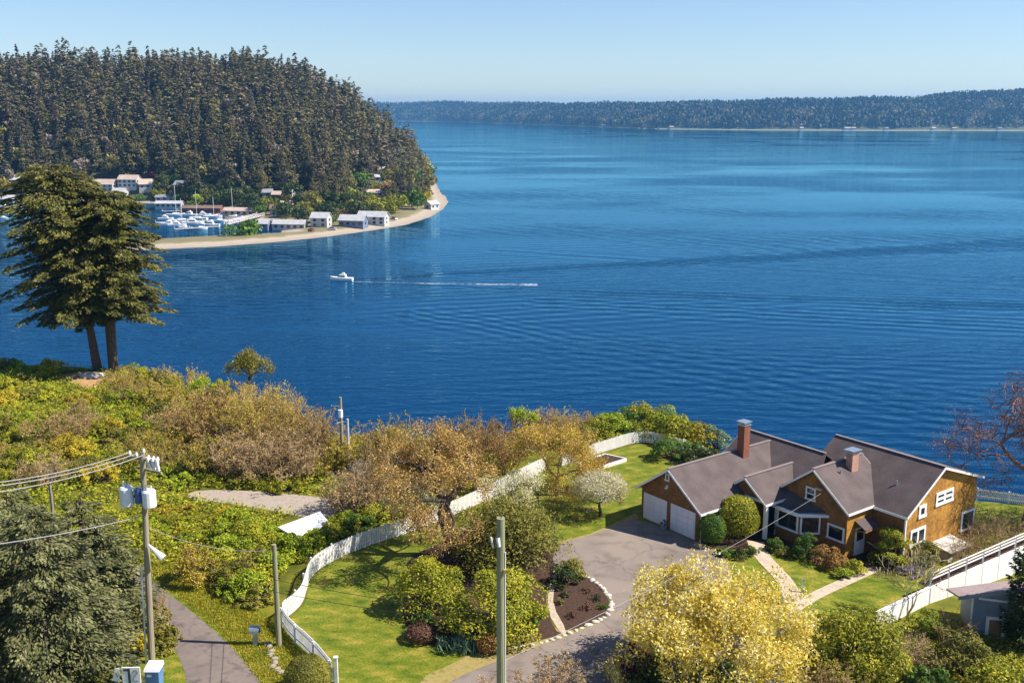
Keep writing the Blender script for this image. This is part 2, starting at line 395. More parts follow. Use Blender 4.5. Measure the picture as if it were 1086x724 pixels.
for k in range(3):
    pv=np.concatenate(bl[k].v);pf=np.concatenate([f for f,_ in bl[k].f])
    for q_ in (3,4):
        sel=np.array([i for j,i in enumerate(dk) if j%6==k*2+q_-3])
        if len(sel):
            s_=rng.uniform(.7,1.25,len(sel));V=pv[None]*s_[:,None,None]+np.stack([xs[sel]+4,ys[sel]-4,zz[sel]+2],-1)[:,None]
            fmb.add(V.reshape(-1,3),(pf[None]+(np.arange(len(sel))*len(pv))[:,None,None]).reshape(-1,4),q_)
fo=fmb.build('forest',M_con);tag(fo,'dark conifer forest covering the upper slopes of the hill','forest',kind='stuff')
print('conifers',len(near),'rest',len(rest))
# ---------------- far shore ----------------
coast=[(-300,127.3),(200,127.3),(380,128),(466,129.2),(586,133),(632,134.8),(700,137),(810,138.2),(950,138.6),(1086,138.6),(1400,139.3),(1800,140)]
cw=np.array(P0(coast))
topm=np.interp
def far_profile(px): return np.interp(px,[-300,200,430,470,550,600,700,760,860,960,1020,1086,1300,1800],[92,95,97,98,80,76,72,76,84,88,108,120,128,120])
NS=420
pxs=np.linspace(-250,1750,NS);cyy=np.interp(pxs,[c[0] for c in coast],[c[1] for c in coast])
cb=np.array(P0(list(zip(pxs,cyy))))
rows=[-40,0,12,60,160,300,480,700,1100]
hf=[-3,0.,2.2,.22,.42,.66,.88,1.,1.]
V=[]
for j,(dr,hh) in enumerate(zip(rows,hf)):
    rr=cb*(1+dr/np.linalg.norm(cb,axis=1,keepdims=True))
    top=far_profile(pxs)
    z=np.full(NS,float(hh)) if j<3 else top*hh*(1+.10*np.sin(pxs*.05+j)+.06*np.sin(pxs*.021*(j+1)))
    if j>=6:z=top*(hh-.03)*(1+.03*np.sin(pxs*.07))
    V.append(np.concatenate([rr,z[:,None]],1))
V=np.array(V);nr=len(rows)
def far_at(ip,jr):
    i0=np.floor(ip).astype(int);j0=np.floor(jr).astype(int);a=(ip-i0)[:,None];c=(jr-j0)[:,None]
    return (V[j0,i0]*(1-a)+V[j0,np.minimum(i0+1,NS-1)]*a)*(1-c)+(V[np.minimum(j0+1,nr-1),i0]*(1-a)+V[np.minimum(j0+1,nr-1),np.minimum(i0+1,NS-1)]*a)*c
i,j=np.meshgrid(np.arange(NS-1),np.arange(nr-1));a=(j*NS+i).ravel()
b=MB();b.add(V.reshape(-1,3),np.stack([a,a+1,a+NS+1,a+NS],1))
tag(b.build('far_shore_hills',shore_mat(),smooth=True),kind='structure')
nf=17000
ip=rng.uniform(100,300,nf);jr=2.25+5.2*rng.uniform(0,1,nf)**.8
p=far_at(ip,jr)
clump=vnoise(p[:,0],p[:,1],380,9)+.5*vnoise(p[:,0],p[:,1],120,10)+rng.normal(0,.16,nf)
con=(clump<.12)|(jr>5.4)
b=MB()
def far_trees(sel,h,R,n,mi):
    k=len(sel)
    if k==0:return
    P=sel;m_=n
    d=rng.uniform(0,6.283,(k,m_));tt=rng.uniform(0,1,(k,m_))
    if mi==0: rad=R*(1-tt)**.7
    else: rad=R*np.sqrt(np.clip(1-(2*tt-1)**2,0,1))
    hh=h*rng.uniform(.7,1.25,(k,1));rs=rng.uniform(.7,1.3,(k,1))
    Cn=np.stack([P[:,0:1]+np.cos(d)*rad*rs,P[:,1:2]+np.sin(d)*rad*rs,P[:,2:3]+(.15+.85*tt)*hh],-1)
    Nn=np.stack([np.cos(d),np.sin(d),np.full_like(d,.7)],-1)
    D=np.stack([np.cos(d)*.4,np.sin(d)*.4,np.full_like(d,-1)],-1)
    b.leaves(Cn.reshape(-1,3),D.reshape(-1,3),Nn.reshape(-1,3),np.repeat(.3*h*rs[:,0],m_),np.repeat(R*.9*rs[:,0],m_),mi)
far_trees(p[con],26,7,12,0)
dec=~con
half=vnoise(p[:,0],p[:,1],200,14)+rng.normal(0,.3,nf)<0
far_trees(p[dec&half],19,8.5,11,1);far_trees(p[dec&~half],19,8.5,11,2)
M_far=[leafmat('far_conifer',[(.03,.045,.03),(.07,.085,.045)],.02,.1,world=True),
       leafmat('far_alder',[(.14,.14,.05),(.30,.26,.11)],.02,.2,world=True),
       leafmat('far_bare_alder',[(.13,.10,.075),(.24,.19,.14)],.02,.2,world=True)]
tag(b.build('far_wood',M_far),'mixed wood of dark conifers and pale spring trees on the far shore','wood',kind='stuff')
# ---------------- haze ----------------
def haze(x0,x1,y0,y1,z0,z1,dens):
    m=bpy.data.materials.new('haze_air');m.use_nodes=True;t=m.node_tree
    t.nodes.remove(t.nodes['Principled BSDF'])
    v=N(t,'ShaderNodeVolumePrincipled');v.inputs['Color'].default_value=(.17,.52,1,1);v.inputs['Density'].default_value=dens
    v.inputs['Anisotropy'].default_value=.2
    t.links.new(v.outputs[0],t.nodes['Material Output'].inputs['Volume'])
    b=MB().box(x0,x1,y0,y1,z0,z1);tag(b.build('haze',m),'thin blue air over the far water','haze',kind='stuff')
HAZE=1
if HAZE: haze(-13000,13000,-950,11900,-6,190,.000085)
# ---------------- near bluff: ground, roads, lawns ----------------
EDGE=[(-900,386),(-200,386),(0,386),(130,391),(200,408),(280,430),(350,462),(420,468),(540,466),(600,463),(680,459),(760,474),(850,492),(1000,516),(1100,525),(1500,560)]
_e=[at(x,y,30) for x,y in EDGE];EX=[q[0] for q in _e];EY=[q[1] for q in _e]
def gnear(X,Y):
    d=Y-np.interp(X,EX,EY)
    z=gz(X,Y)
    return np.where(d>0,z-np.clip(d-1,0,None)*1.15-.25*np.clip(d,0,2)**2,z).clip(-4,None)
M_wild=mat('wild_ground',(.06,.075,.010),(.13,.13,.015),.5,.95,.5,6,c3=(.20,.18,.02),spec=.1)
tag(grid(-230,200,-120,190,2,2,gnear,'ground',M_wild,cull=-3.9),kind='structure')
CUT=[[tuple(at(x,y,30)) for x,y in [(284,574),(312,586),(366,566),(348,541),(300,550)]]]
def sheet(name,px,m,off,kind='structure',world=None,smooth_n=0):
    pts=[tuple(atg(x,y)[:2]) for x,y in px] if world is None else world
    import bmesh
    if smooth_n:
        for _ in range(smooth_n):
            q=[]
            for i in range(len(pts)):
                a=np.array(pts[i]);c=np.array(pts[(i+1)%len(pts)])
                q+= [tuple(a*.75+c*.25),tuple(a*.25+c*.75)]
            pts=q
    if name not in('fir_shade_ground','dry_verge','dry_edge','house_bed','verge_lawn','left_verge'): CUT.append(pts)
    bm=bmesh.new();f=bm.faces.new([bm.verts.new((x,y,0)) for x,y in pts])
    bmesh.ops.triangulate(bm,faces=[f])
    for xc in (15,39):
        bmesh.ops.bisect_plane(bm,geom=bm.verts[:]+bm.edges[:]+bm.faces[:],plane_co=(xc,0,0),plane_no=(1,0,0))
    for v in bm.verts: v.co.z=float(gz(v.co.x))+off
    bmesh.ops.recalc_face_normals(bm,faces=bm.faces)
    for f in bm.faces:
        if f.normal.z<0:f.normal_flip()
    me=bpy.data.meshes.new(name);bm.to_mesh(me);bm.free();me.materials.append(m)
    o=bpy.data.objects.new(name,me);C.objects.link(o);return tag(o,kind=kind)
def lawn_mat():
    m,t,b=nodes('mown_grass');b.inputs['Roughness'].default_value=.85;b.inputs['Specular IOR Level'].default_value=.15
    g=N(t,'ShaderNodeNewGeometry')
    def nz(scale,det,sx=1,sy=1):
        mp=N(t,'ShaderNodeMapping');mp.inputs['Scale'].default_value=(sx,sy,1);mp.inputs['Rotation'].default_value=(0,0,.9);t.links.new(g.outputs['Position'],mp.inputs[0])
        n=N(t,'ShaderNodeTexNoise');n.inputs['Scale'].default_value=scale;n.inputs['Detail'].default_value=det;t.links.new(mp.outputs[0],n.inputs['Vector']);return n.outputs[0]
    c1=ramp(t,nz(.8,8,1,1.8),[(.28,(.065,.10,.008)),(.42,(.11,.145,.010)),(.54,(.16,.175,.016)),(.66,(.26,.22,.035))])
    c2=ramp(t,nz(7,3),[(.3,(.55,.55,.55)),(.7,(1.3,1.3,1.3))])
    mx=N(t,'ShaderNodeMix');mx.data_type='RGBA';mx.blend_type='MULTIPLY';mx.inputs[0].default_value=.75
    t.links.new(c1,mx.inputs[6]);t.links.new(c2,mx.inputs[7]);t.links.new(mx.outputs[2],b.inputs['Base Color'])
    bp=N(t,'ShaderNodeBump');bp.inputs['Strength'].default_value=.7;bp.inputs['Distance'].default_value=.06
    t.links.new(nz(12,3),bp.inputs['Height']);t.links.new(bp.outputs[0],b.inputs['Normal']);return m
M_lawn=lawn_mat()
M_asph=mat('asphalt',(.11,.09,.083),(.185,.15,.135),1.2,.9,.4,30,c3=(.15,.125,.11),detail=8)
M_asph2=mat('asphalt_apron',(.145,.12,.107),(.22,.182,.157),.7,.9,.4,30,c3=(.22,.18,.16),detail=8)
def cracks(m,sc_,w):
    t=m.node_tree;b=t.nodes['Principled BSDF'];src=b.inputs['Base Color'].links[0].from_socket
    g=N(t,'ShaderNodeNewGeometry');nz=N(t,'ShaderNodeTexNoise');nz.inputs['Scale'].default_value=1.2;nz.inputs['Detail'].default_value=4;t.links.new(g.outputs['Position'],nz.inputs['Vector'])
    ad=N(t,'ShaderNodeMix');ad.data_type='RGBA';ad.blend_type='ADD';ad.inputs[0].default_value=1.6;t.links.new(g.outputs['Position'],ad.inputs[6]);t.links.new(nz.outputs['Color'],ad.inputs[7])
    v=N(t,'ShaderNodeTexVoronoi');v.feature='DISTANCE_TO_EDGE';v.inputs['Scale'].default_value=sc_;t.links.new(ad.outputs[2],v.inputs['Vector'])
    r=ramp(t,v.outputs[0],[(0,(.72,.70,.69)),(w,(1,1,1))])
    n3=N(t,'ShaderNodeTexNoise');n3.inputs['Scale'].default_value=.25;n3.inputs['Detail'].default_value=5;t.links.new(g.outputs['Position'],n3.inputs['Vector'])
    r3=ramp(t,n3.outputs[0],[(.35,(.80,.79,.78)),(.5,(1,1,1)),(.62,(1.12,1.1,1.06))])
    m1=N(t,'ShaderNodeMix');m1.data_type='RGBA';m1.blend_type='MULTIPLY';m1.inputs[0].default_value=1;t.links.new(src,m1.inputs[6]);t.links.new(r,m1.inputs[7])
    m2=N(t,'ShaderNodeMix');m2.data_type='RGBA';m2.blend_type='MULTIPLY';m2.inputs[0].default_value=1;t.links.new(m1.outputs[2],m2.inputs[6]);t.links.new(r3,m2.inputs[7])
    t.links.new(m2.outputs[2],b.inputs['Base Color'])
cracks(M_asph2,.16,.012);cracks(M_asph,.2,.012)
M_grav=mat('gravel',(.24,.20,.16),(.36,.30,.25),2.5,.95,.6,25,c3=(.28,.24,.18),detail=8)
M_soil=mat('bark_mulch',(.035,.018,.012),(.085,.045,.03),6,.95,.8,18,detail=8)
M_conc=mat('concrete',(.36,.29,.22),(.5,.41,.31),3,.9,.2,20)
M_dry=mat('dry_grass',(.17,.14,.03),(.30,.23,.09),2.2,.95,.5,14,detail=8,c3=(.20,.20,.03))
sheet('mown_lawn',[(333,699),(318,688),(306,672),(303,659),(312,652),(323,641),(327,627),(331,613),(345,599),(372,581),(425,571),(466,555),(500,541),(535,528),(560,560),(600,600),(580,640),(560,668),(530,682),(500,700),(470,716),(445,740),(420,790),(345,790),(338,724)],M_lawn,.004)
sheet('back_lawn',[(500,552),(520,530),(560,507),(580,499),(597,491),(640,481),(678,471),(712,482),(742,496),(772,505),(772,540),(677,560),(655,560),(625,573),(597,577),(565,578)],M_lawn,.0015)
sheet('verge_lawn',[(160,590),(240,565),(262,640),(300,660),(318,690),(335,724),(360,800),(270,800),(270,724),(240,680),(205,650),(172,625),(158,610)],M_lawn,.004)
sheet('left_verge',[(150,660),(178,674),(192,700),(199,724),(204,790),(120,790),(120,690)],M_lawn,.004)
sheet('front_lawn',[(742,577),(800,572),(870,590),(930,612),(985,620),(1000,628),(985,640),(940,664),(900,690),(830,700),(745,640)],M_lawn,.004)
sheet('east_lawn',[(1030,530),(1100,536),(1250,545),(1250,600),(1120,590),(1075,572),(1040,575)],M_lawn,.004)
sheet('dry_verge',[(430,742),(452,716),(478,704),(500,693),(530,684),(600,662),(640,648),(640,662),(600,680),(540,700),(500,715),(470,735),(440,790),(380,790)],M_dry,.008)
sheet('dry_edge',[(597,582),(590,575),(625,566),(655,553),(674,544),(677,549),(655,560),(625,573)],M_dry,.008)
sheet('left_road',[(200,790),(199,724),(192,700),(178,675),(172,655),(160,634),(140,618),(120,606),(135,600),(152,610),(173,625),(206,650),(240,680),(262,704),(277,724),(320,790)],M_asph,.012,smooth_n=2)
sheet('gravel_track',[(196,524),(215,519),(262,520),(300,523),(350,528),(380,535),(380,552),(345,550),(320,548),(300,543),(262,537),(240,533),(205,530)],M_grav,.012,smooth_n=2)
sheet('driveway',[(596,574),(626,568),(655,556),(676,548.5),(742.5,575.5),(762,584),(775,600),(775,640),(735,690),(700,720),(640,745),(560,765),(440,800),(400,800),(474,724),(500,711),(540,696),(600,675),(643,657),(650,640),(640,623),(612,607),(590,604),(585,590)],M_asph2,.016,smooth_n=1)
sheet('garden_bed',[(428,592),(470,575),(500,562),(560,560),(592,584),(588,604),(581,620),(578,640),(588,668),(598,672),(560,682),(528,690),(500,692),(478,690),(448,682),(432,668),(424,640),(440,620)],M_soil,.012,smooth_n=1)
sheet('mulch_bed',[(587,606),(612,607),(632,616),(645,634),(648,648),(640,656),(600,671),(590,660),(582,645),(583,625)],M_soil,.020,smooth_n=1)
sheet('stepping_path',[(587,604),(592,604),(588,622),(586,642),(602,670),(596,674),(580,648),(582,622)],M_conc,.024,smooth_n=1)
sheet('house_bed',[(744,577),(770,583),(806,572),(818,580),(850,590),(893,606),(915,607),(975,606),(985,595),(1015,575),(1000,560),(760,560)],M_soil,.008)
sheet('fir_shade_ground',[(-300,386),(0,388),(126,392),(150,402),(90,404),(-300,404)],M_wild,.006)
sheet('bare_earth',[(60,399),(78,395),(102,393),(112,400),(106,410),(92,412),(76,406)],mat('bare_earth',(.30,.17,.07),(.46,.28,.13),1.5,.95,.3),.012,smooth_n=1)
# concrete kerb-less footpaths by the house
def ribbon(name,px,w,m,off,kind='structure'):
    P=np.array([atg(x,y)[:2] for x,y in px])
    q=[P[0]]
    for i in range(len(P)-1):
        n=max(1,int(np.linalg.norm(P[i+1]-P[i])/.8))
        for k in range(1,n+1): q.append(P[i]+(P[i+1]-P[i])*k/n)
    P=np.array(q);
    for _ in range(3): P[1:-1]=(P[:-2]+P[2:]+2*P[1:-1])/4
    d=nrm(np.gradient(P,axis=0));s=np.stack([-d[:,1],d[:,0]],1)*w/2
    L=P+s;R=P-s;n=len(P);b=MB()
    v=np.concatenate([np.c_[L,gz(L[:,0])+off],np.c_[R,gz(R[:,0])+off]])
    i=np.arange(n-1);b.add(v,np.stack([i,i+n,i+n+1,i+1],1))
    return tag(b.build(name,m),kind=kind)
ribbon('porch_path',[(801,574),(804,584),(812,596),(824,606),(836,618),(842,640)],1.2,M_conc,.03)
ribbon('side_path',[(927,603),(905,613),(880,624),(855,636),(838,648)],.8,M_conc,.026)
# ---------------- the shingle house ----------------
UH=np.array([math.cos(math.radians(53.5)),-math.sin(math.radians(53.5))])  # local x
VH=np.array([math.sin(math.radians(53.5)),math.cos(math.radians(53.5))])   # local y
OH=at(742.3,574.7,30)
def hw(u,v): return OH+UH*u+VH*v
M_shin_=None
def shingle(name,c1,c2):
    m,t,b=nodes(name);b.inputs['Roughness'].default_value=.85
    tc=N(t,'ShaderNodeTexCoord');n=N(t,'ShaderNodeTexNoise');n.inputs['Scale'].default_value=1.3;n.inputs['Detail'].default_value=6;n.inputs['Roughness'].default_value=.65
    t.links.new(tc.outputs['Object'],n.inputs['Vector'])
    # shingle courses: small brick pattern in wall coordinates
    sp=N(t,'ShaderNodeSeparateXYZ');t.links.new(tc.outputs['Object'],sp.inputs[0])
    ad=N(t,'ShaderNodeMath');ad.operation='ADD';t.links.new(sp.outputs[0],ad.inputs[0]);t.links.new(sp.outputs[1],ad.inputs[1])
    cb=N(t,'ShaderNodeCombineXYZ');t.links.new(ad.outputs[0],cb.inputs[0]);t.links.new(sp.outputs[2],cb.inputs[1])
    br=N(t,'ShaderNodeTexBrick');br.inputs['Scale'].default_value=1;br.inputs['Brick Width'].default_value=.16;br.inputs['Row Height'].default_value=.14
    br.inputs['Mortar Size'].default_value=.006;br.inputs['Color1'].default_value=(.75,.75,.75,1);br.inputs['Color2'].default_value=(1.25,1.25,1.25,1);br.inputs['Mortar'].default_value=(.35,.35,.35,1)
    t.links.new(cb.outputs[0],br.inputs['Vector'])
    mx=N(t,'ShaderNodeMix');mx.data_type='RGBA';mx.blend_type='MULTIPLY';mx.inputs[0].default_value=.8
    t.links.new(ramp(t,n.outputs[0],[(.32,c1),(.66,c2)]),mx.inputs[6]);t.links.new(br.outputs[0],mx.inputs[7])
    t.links.new(mx.outputs[2],b.inputs['Base Color'])
    bp=N(t,'ShaderNodeBump');bp.inputs['Strength'].default_value=.5;bp.inputs['Distance'].default_value=.02;t.links.new(br.outputs['Fac'],bp.inputs['Height']);bp.invert=True
    t.links.new(bp.outputs[0],b.inputs['Normal']);return m
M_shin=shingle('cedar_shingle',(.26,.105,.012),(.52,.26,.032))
M_shin_shade=shingle('shaded_cedar_shingle',(.17,.075,.020),(.29,.135,.038))  # same cedar in a darker copy: shade on the walls painted into the colour
def roofmat(name,c1,c2):
    m,t,b=nodes(name);b.inputs['Roughness'].default_value=.85;b.inputs['Specular IOR Level'].default_value=.2
    tc=N(t,'ShaderNodeTexCoord');n=N(t,'ShaderNodeTexNoise');n.inputs['Scale'].default_value=.8;n.inputs['Detail'].default_value=6
    t.links.new(tc.outputs['Object'],n.inputs['Vector'])
    n2=N(t,'ShaderNodeTexNoise');n2.inputs['Scale'].default_value=9;n2.inputs['Detail'].default_value=3;t.links.new(tc.outputs['Object'],n2.inputs['Vector'])
    w=N(t,'ShaderNodeTexWave');w.bands_direction='Z';w.inputs['Scale'].default_value=2.4;w.inputs['Distortion'].default_value=.6;w.inputs['Detail'].default_value=1;t.links.new(tc.outputs['Object'],w.inputs['Vector'])
    mx=N(t,'ShaderNodeMix');mx.inputs[0].default_value=.35;t.links.new(n.outputs[0],mx.inputs[2]);t.links.new(n2.outputs[0],mx.inputs[3])
    mx2=N(t,'ShaderNodeMix');mx2.inputs[0].default_value=.03;t.links.new(mx.outputs[0],mx2.inputs[2]);t.links.new(w.outputs['Fac'],mx2.inputs[3])
    t.links.new(ramp(t,mx2.outputs[0],[(.35,c1),(.65,c2)]),b.inputs['Base Color']);return m
M_roof=roofmat('asphalt_roof',(.078,.061,.060),(.128,.100,.098))
M_white=mat('white_paint',(.74,.74,.76),(.82,.82,.82),4,.5)
M_glass=mat('window_glass',(.02,.025,.03),rough=.06,spec=.7)
M_brick=mat('brick',(.17,.055,.035),(.30,.12,.07),9,.85,.4,22)
M_metal=mat('galvanised',(.35,.42,.5),(.5,.56,.62),8,.35,metal=.7)
M_door=mat('garage_white',(.70,.70,.78),(.78,.78,.82),2,.5)
M_blue=mat('blue_paint',(.03,.07,.14),rough=.4)
H=thing('house','brown shingle house with grey roofs, brick chimneys and two white garage doors','house',(*OH,30),math.radians(-53.5))
def wall_prism(name,pts,z0,m,top=None): pass
def gable_walls(name,x0,x1,y0,y1,zb,ze,zr,along,m,ridge=None,ze2=None):
    """box with gable ends; along='y': ridge runs along y"""
    b=MB();ze2=ze if ze2 is None else ze2
    if along=='y':
        r=(x0+x1)/2 if ridge is None else ridge
        for y,fl in ((y0,0),(y1,1)):
            b.add([(x0,y,zb),(x1,y,zb),(x1,y,ze2),(r,y,zr),(x0,y,ze)],[[0,1,2,3,4]] if not fl else [[4,3,2,1,0]])
        b.quad((x0,y1,zb),(x0,y0,zb),(x0,y0,ze),(x0,y1,ze));b.quad((x1,y0,zb),(x1,y1,zb),(x1,y1,ze2),(x1,y0,ze2))
    else:
        r=(y0+y1)/2 if ridge is None else ridge
        for x,fl in ((x0,1),(x1,0)):
            b.add([(x,y0,zb),(x,y1,zb),(x,y1,ze2),(x,r,zr),(x,y0,ze)],[[0,1,2,3,4]] if not fl else [[4,3,2,1,0]])
        b.quad((x0,y0,zb),(x1,y0,zb),(x1,y0,ze),(x0,y0,ze));b.quad((x1,y1,zb),(x0,y1,zb),(x0,y1,ze2),(x1,y1,ze2))
    return b.build(name,m,H)
def roof(x0,x1,y0,y1,ze,zr,along,ridge=None,ze2=None,th=.12,name='roof',fas=True,trim=.035,skip=()):
    b=MB();f=MB();ze2=ze if ze2 is None else ze2
    if along=='y':
        r=(x0+x1)/2 if ridge is None else ridge
        A=[(x0,y0,ze),(r,y0,zr),(r,y1,zr),(x0,y1,ze)];B=[(r,y0,zr),(x1,y0,ze2),(x1,y1,ze2),(r,y1,zr)]
    else:
        r=(y0+y1)/2 if ridge is None else ridge
        A=[(x0,y0,ze),(x1,y0,ze),(x1,r,zr),(x0,r,zr)];B=[(x0,r,zr),(x1,r,zr),(x1,y1,ze2),(x0,y1,ze2)]
    for Q in (A,B):
        lo=[(x,y,z-th) for x,y,z in Q];b.hexa(lo+Q)
    ro=b.build(name,M_roof,H)
    if fas: # white barge boards and eave boards just under the roof edge
        def bd(p,q):
            n=nrm(np.array([q[1]-p[1],-(q[0]-p[0]),0]))
            c=np.array([(x0+x1)/2,(y0+y1)/2,0]);mid=(np.array(p)+np.array(q))/2
            if np.dot(mid-c,n)<0:n=-n
            o=n*trim;a=np.array(p);bb=np.array(q);dz=np.array([0,0,-.02]);dh=np.array([0,0,-.20])
            f.hexa([a-o*.2+dh,bb-o*.2+dh,bb+o+dh,a+o+dh,a-o*.2+dz,bb-o*.2+dz,bb+o+dz,a+o+dz])
        if along=='y':
            for y in (y0,y1): bd((x0,y,ze),(r,y,zr));bd((r,y,zr),(x1,y,ze2))
            bd((x0,y0,ze),(x0,y1,ze));bd((x1,y0,ze2),(x1,y1,ze2))
        else:
            for x in [q for q in (x0,x1) if q not in skip]: bd((x,y0,ze),(x,r,zr));bd((x,r,zr),(x,y1,ze2))
            bd((x0,y0,ze),(x1,y0,ze));bd((x0,y1,ze2),(x1,y1,ze2))
        fo=f.build('fascia_board',M_white,ro)
        g=MB();
        if along=='y': g.beam((r,y0,zr+.02),(r,y1,zr+.02),.22,.05)
        else: g.beam((x0,r,zr+.02),(x1,r,zr+.02),.22,.05)
        g.build('ridge_cap',M_roofcap,ro)
    return ro
M_roofcap=mat('ridge_cap',(.2,.165,.16),(.25,.2,.2),4,.85)
# garage (ridge along local y)
gable_walls('wall',-6.04,0,0,11.6,-.6,2.52,4.5,'y',M_shin_shade)
roof(-6.4,.35,-.4,11.15,2.35,4.72,'y',ridge=-3.03)
# west rear wing (ridge along local x)
gable_walls('wall',-5.7,1.5,8.6,14.4,-1,3.1,4.72,'x',M_shin_shade,ridge=11.15)
roof(-5.95,2.0,7.5,14.8,2.53,4.95,'x',ridge=11.15,skip=(2.0,))
MB().hexa([(1.2,11.14,4.8),(2.02,11.14,4.8),(3.6,8.0,2.75),(1.2,8.0,2.75),(1.2,11.14,4.94),(2.02,11.14,4.94),(3.6,8.0,2.87),(1.2,8.0,2.87)]).build('roof_infill',M_roof,H)
# east main wing, saltbox behind
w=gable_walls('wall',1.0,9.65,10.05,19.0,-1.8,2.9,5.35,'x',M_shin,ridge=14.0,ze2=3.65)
roof(.72,9.97,9.72,19.35,2.78,5.55,'x',ridge=14.0,ze2=3.72,skip=(.72,))
# central gable
wc=gable_walls('wall',1.25,6.98,7.2,12.5,-1.5,2.95,5.0,'y',M_shin_shade,ridge=4.12)
roof(.95,7.28,6.87,12.6,2.85,5.24,'y',ridge=4.12)
# central gable's sunny side: lighter golden skin, sunlight put into the shingle colour
b=MB();b.box(6.98,7.0,7.2,10.05,-1.5,2.8);b.build('side_wall_sunlit_skin',M_shin,H)
MB().box(6.9,9.62,10.03,10.05,-1.8,2.75).build('front_wall_shade_skin',M_shin_shade,H)  # dark skin over the east wing's front, its shade painted in
# porch gable
roof(-1.95,2.15,4.33,11.4,2.5,4.0,'y',ridge=.1)
b=MB();b.box(-.2,1.3,7.19,7.4,-.6,3.2);b.box(-.2,0.02,4.6,7.4,-.6,2.6);b.add([(-1.5,4.6,2.62),(1.9,4.6,2.62),(.1,4.6,3.85)],[[0,1,2]]);b.build('porch_wall',M_shin_shade,H)
b=MB();b.box(-1.7,2.0,4.5,4.62,2.42,2.6);b.build('porch_beam',M_white,H)
for x in (1.85,): 
    b=MB();b.box(x,x+.25,4.5,4.75,-.5,2.42);b.build('porch_post',M_white,H)
b=MB();b.box(1.75,1.9,5.9,7.2,-.5,2.3);b.box(.75,1.3,7.14,7.2,-.4,1.9);b.build('porch_side_panel',M_white,H)
d=MB();d.box(.12,.74,7.1,7.18,-.4,1.75);dd=d.build('front_door',M_blue,H)
b=MB();b.box(-.1,2.1,4.7,7.1,-.65,-.42);b.box(.3,1.6,4.3,4.7,-.8,-.55);b.box(.3,1.6,3.9,4.3,-.95,-.68);b.build('porch_step',M_conc,H)
# windows
def window(name,axis,val,a0,a1,z0,z1,cols=1,rows=1,fr=.1,parent=None,out=1,fm=None,bars=.05):
    """axis 'v': wall facing -y at y=val, spans x a0..a1;  axis 'u': wall facing +x at x=val, spans y"""
    f=MB();p=MB();fm=fm or M_white
    def bx(B,s0,s1,t0,t1,d0,d1):
        if axis=='v': B.box(s0,s1,val-d1,val-d0,t0,t1)
        else: B.box(val+d0,val+d1,s0,s1,t0,t1)
    bx(f,a0,a1,z1-fr,z1,.003,.07);bx(f,a0-.04,a1+.04,z0,z0+fr,.003,.10);bx(f,a0,a0+fr,z0+fr,z1-fr,.003,.07);bx(f,a1-fr,a1,z0+fr,z1-fr,.003,.07)
    for i in range(1,cols):
        x=a0+(a1-a0)*i/cols;bx(f,x-bars,x+bars,z0+fr,z1-fr,.003,.065)
    for i in range(1,rows):
        z=z0+(z1-z0)*i/rows;bx(f,a0+fr,a1-fr,z-bars*.8,z+bars*.8,.003,.06)
    bx(p,a0+fr*.5,a1-fr*.5,z0+fr*.5,z1-fr*.5,.002,.03)
    r=f.build('window',fm,parent or H);p.build('pane',M_glass,r);return r
window('w','v',7.2,3.4,4.25,2.72,3.7,1,2,.11)
window('w','v',7.2,5.42,6.85,.43,1.55,1,1,.13)
window('w','u',9.65,13.6,15.8,2.55,3.55,2,2,.2,bars=.12)
window('w','u',9.65,11.55,12.45,2.13,3.08,1,1,.22)
window('w','u',9.65,10.75,12.6,.15,1.42,2,1,.18,bars=.1)
window('w','u',9.65,17.25,19.0,-.3,1.25,1,1,.16)
window('w','v',0,-3.6,-3.2,3.62,4.2,1,1,.1)
# corner board, downpipe
b=MB();b.box(9.62,9.74,9.98,10.1,-1.6,2.6);b.build('corner_board',M_white,H)
# garage doors
for a0,a1 in ((-5.82,-3.37),(-2.97,-.52)):
    b=MB();b.box(a0,a1,-.02,-.005,-.02,2.03)
    g=b.build('garage_door',M_white,H)
    p=MB()
    for i in range(4):
        for j in range(4):
            x=a0+.1+(a1-a0-.2)*j/4;z=.04+i*.48;p.box(x+.02,x+(a1-a0-.2)/4-.02,-.05,-.021,z,z+.45)
    p.build('door_panel',M_door,g)
b=MB();b.box(-3.45,-3.3,-.12,-.002,3.1,3.3);b.box(-3.5,-3.25,-.2,-.1,3.05,3.12);b.build('wall_lamp',M_white,H)
b=MB();b.tube([(.06,-.06,2.3),(.06,-.06,-.2)],.05,6);b.build('downpipe',M_white,H)
# bay window
bx=[(1.75,5.9),(3.97,5.9),(4.95,7.2),(1.75,7.2)]
b=MB()
for z0,z1 in ((-1.2,.5),):
    v=[(x,y,z0) for x,y in bx]+[(x,y,z1) for x,y in bx];b.hexa(v)
for (x,y) in ((1.82,5.98),(3.92,5.98)): b.box(x-.07,x+.07,y-.07,y+.07,.5,1.9)
b.build('bay_wall',M_shin_shade,H)
b=MB();v=[(1.6,5.65,1.98),(4.05,5.65,1.98),(5.45,7.2,2.05),(1.6,7.2,2.05)];t2=[(1.6,5.65,2.10),(4.05,5.65,2.10),(5.45,7.17,2.16),(1.6,7.17,2.75)]
rb=MB().hexa([(1.7,5.9,2.09),(3.9,5.9,2.09),(4.7,7.15,2.12),(1.7,7.15,2.12),(1.7,5.75,2.11),(3.98,5.75,2.11),(5.2,7.18,2.3),(1.7,7.18,2.95)]).build('bay_roof',M_roof,H)
MB().hexa([(1.6,5.62,1.9),(4.08,5.62,1.9),(5.5,7.18,1.9),(1.6,7.18,1.9),(1.6,5.62,2.09),(4.08,5.62,2.09),(5.5,7.18,2.09),(1.6,7.18,2.09)]).build('fascia_board',M_white,rb)
window('w','v',5.9,2.0,3.9,.5,1.88,1,1,.14)
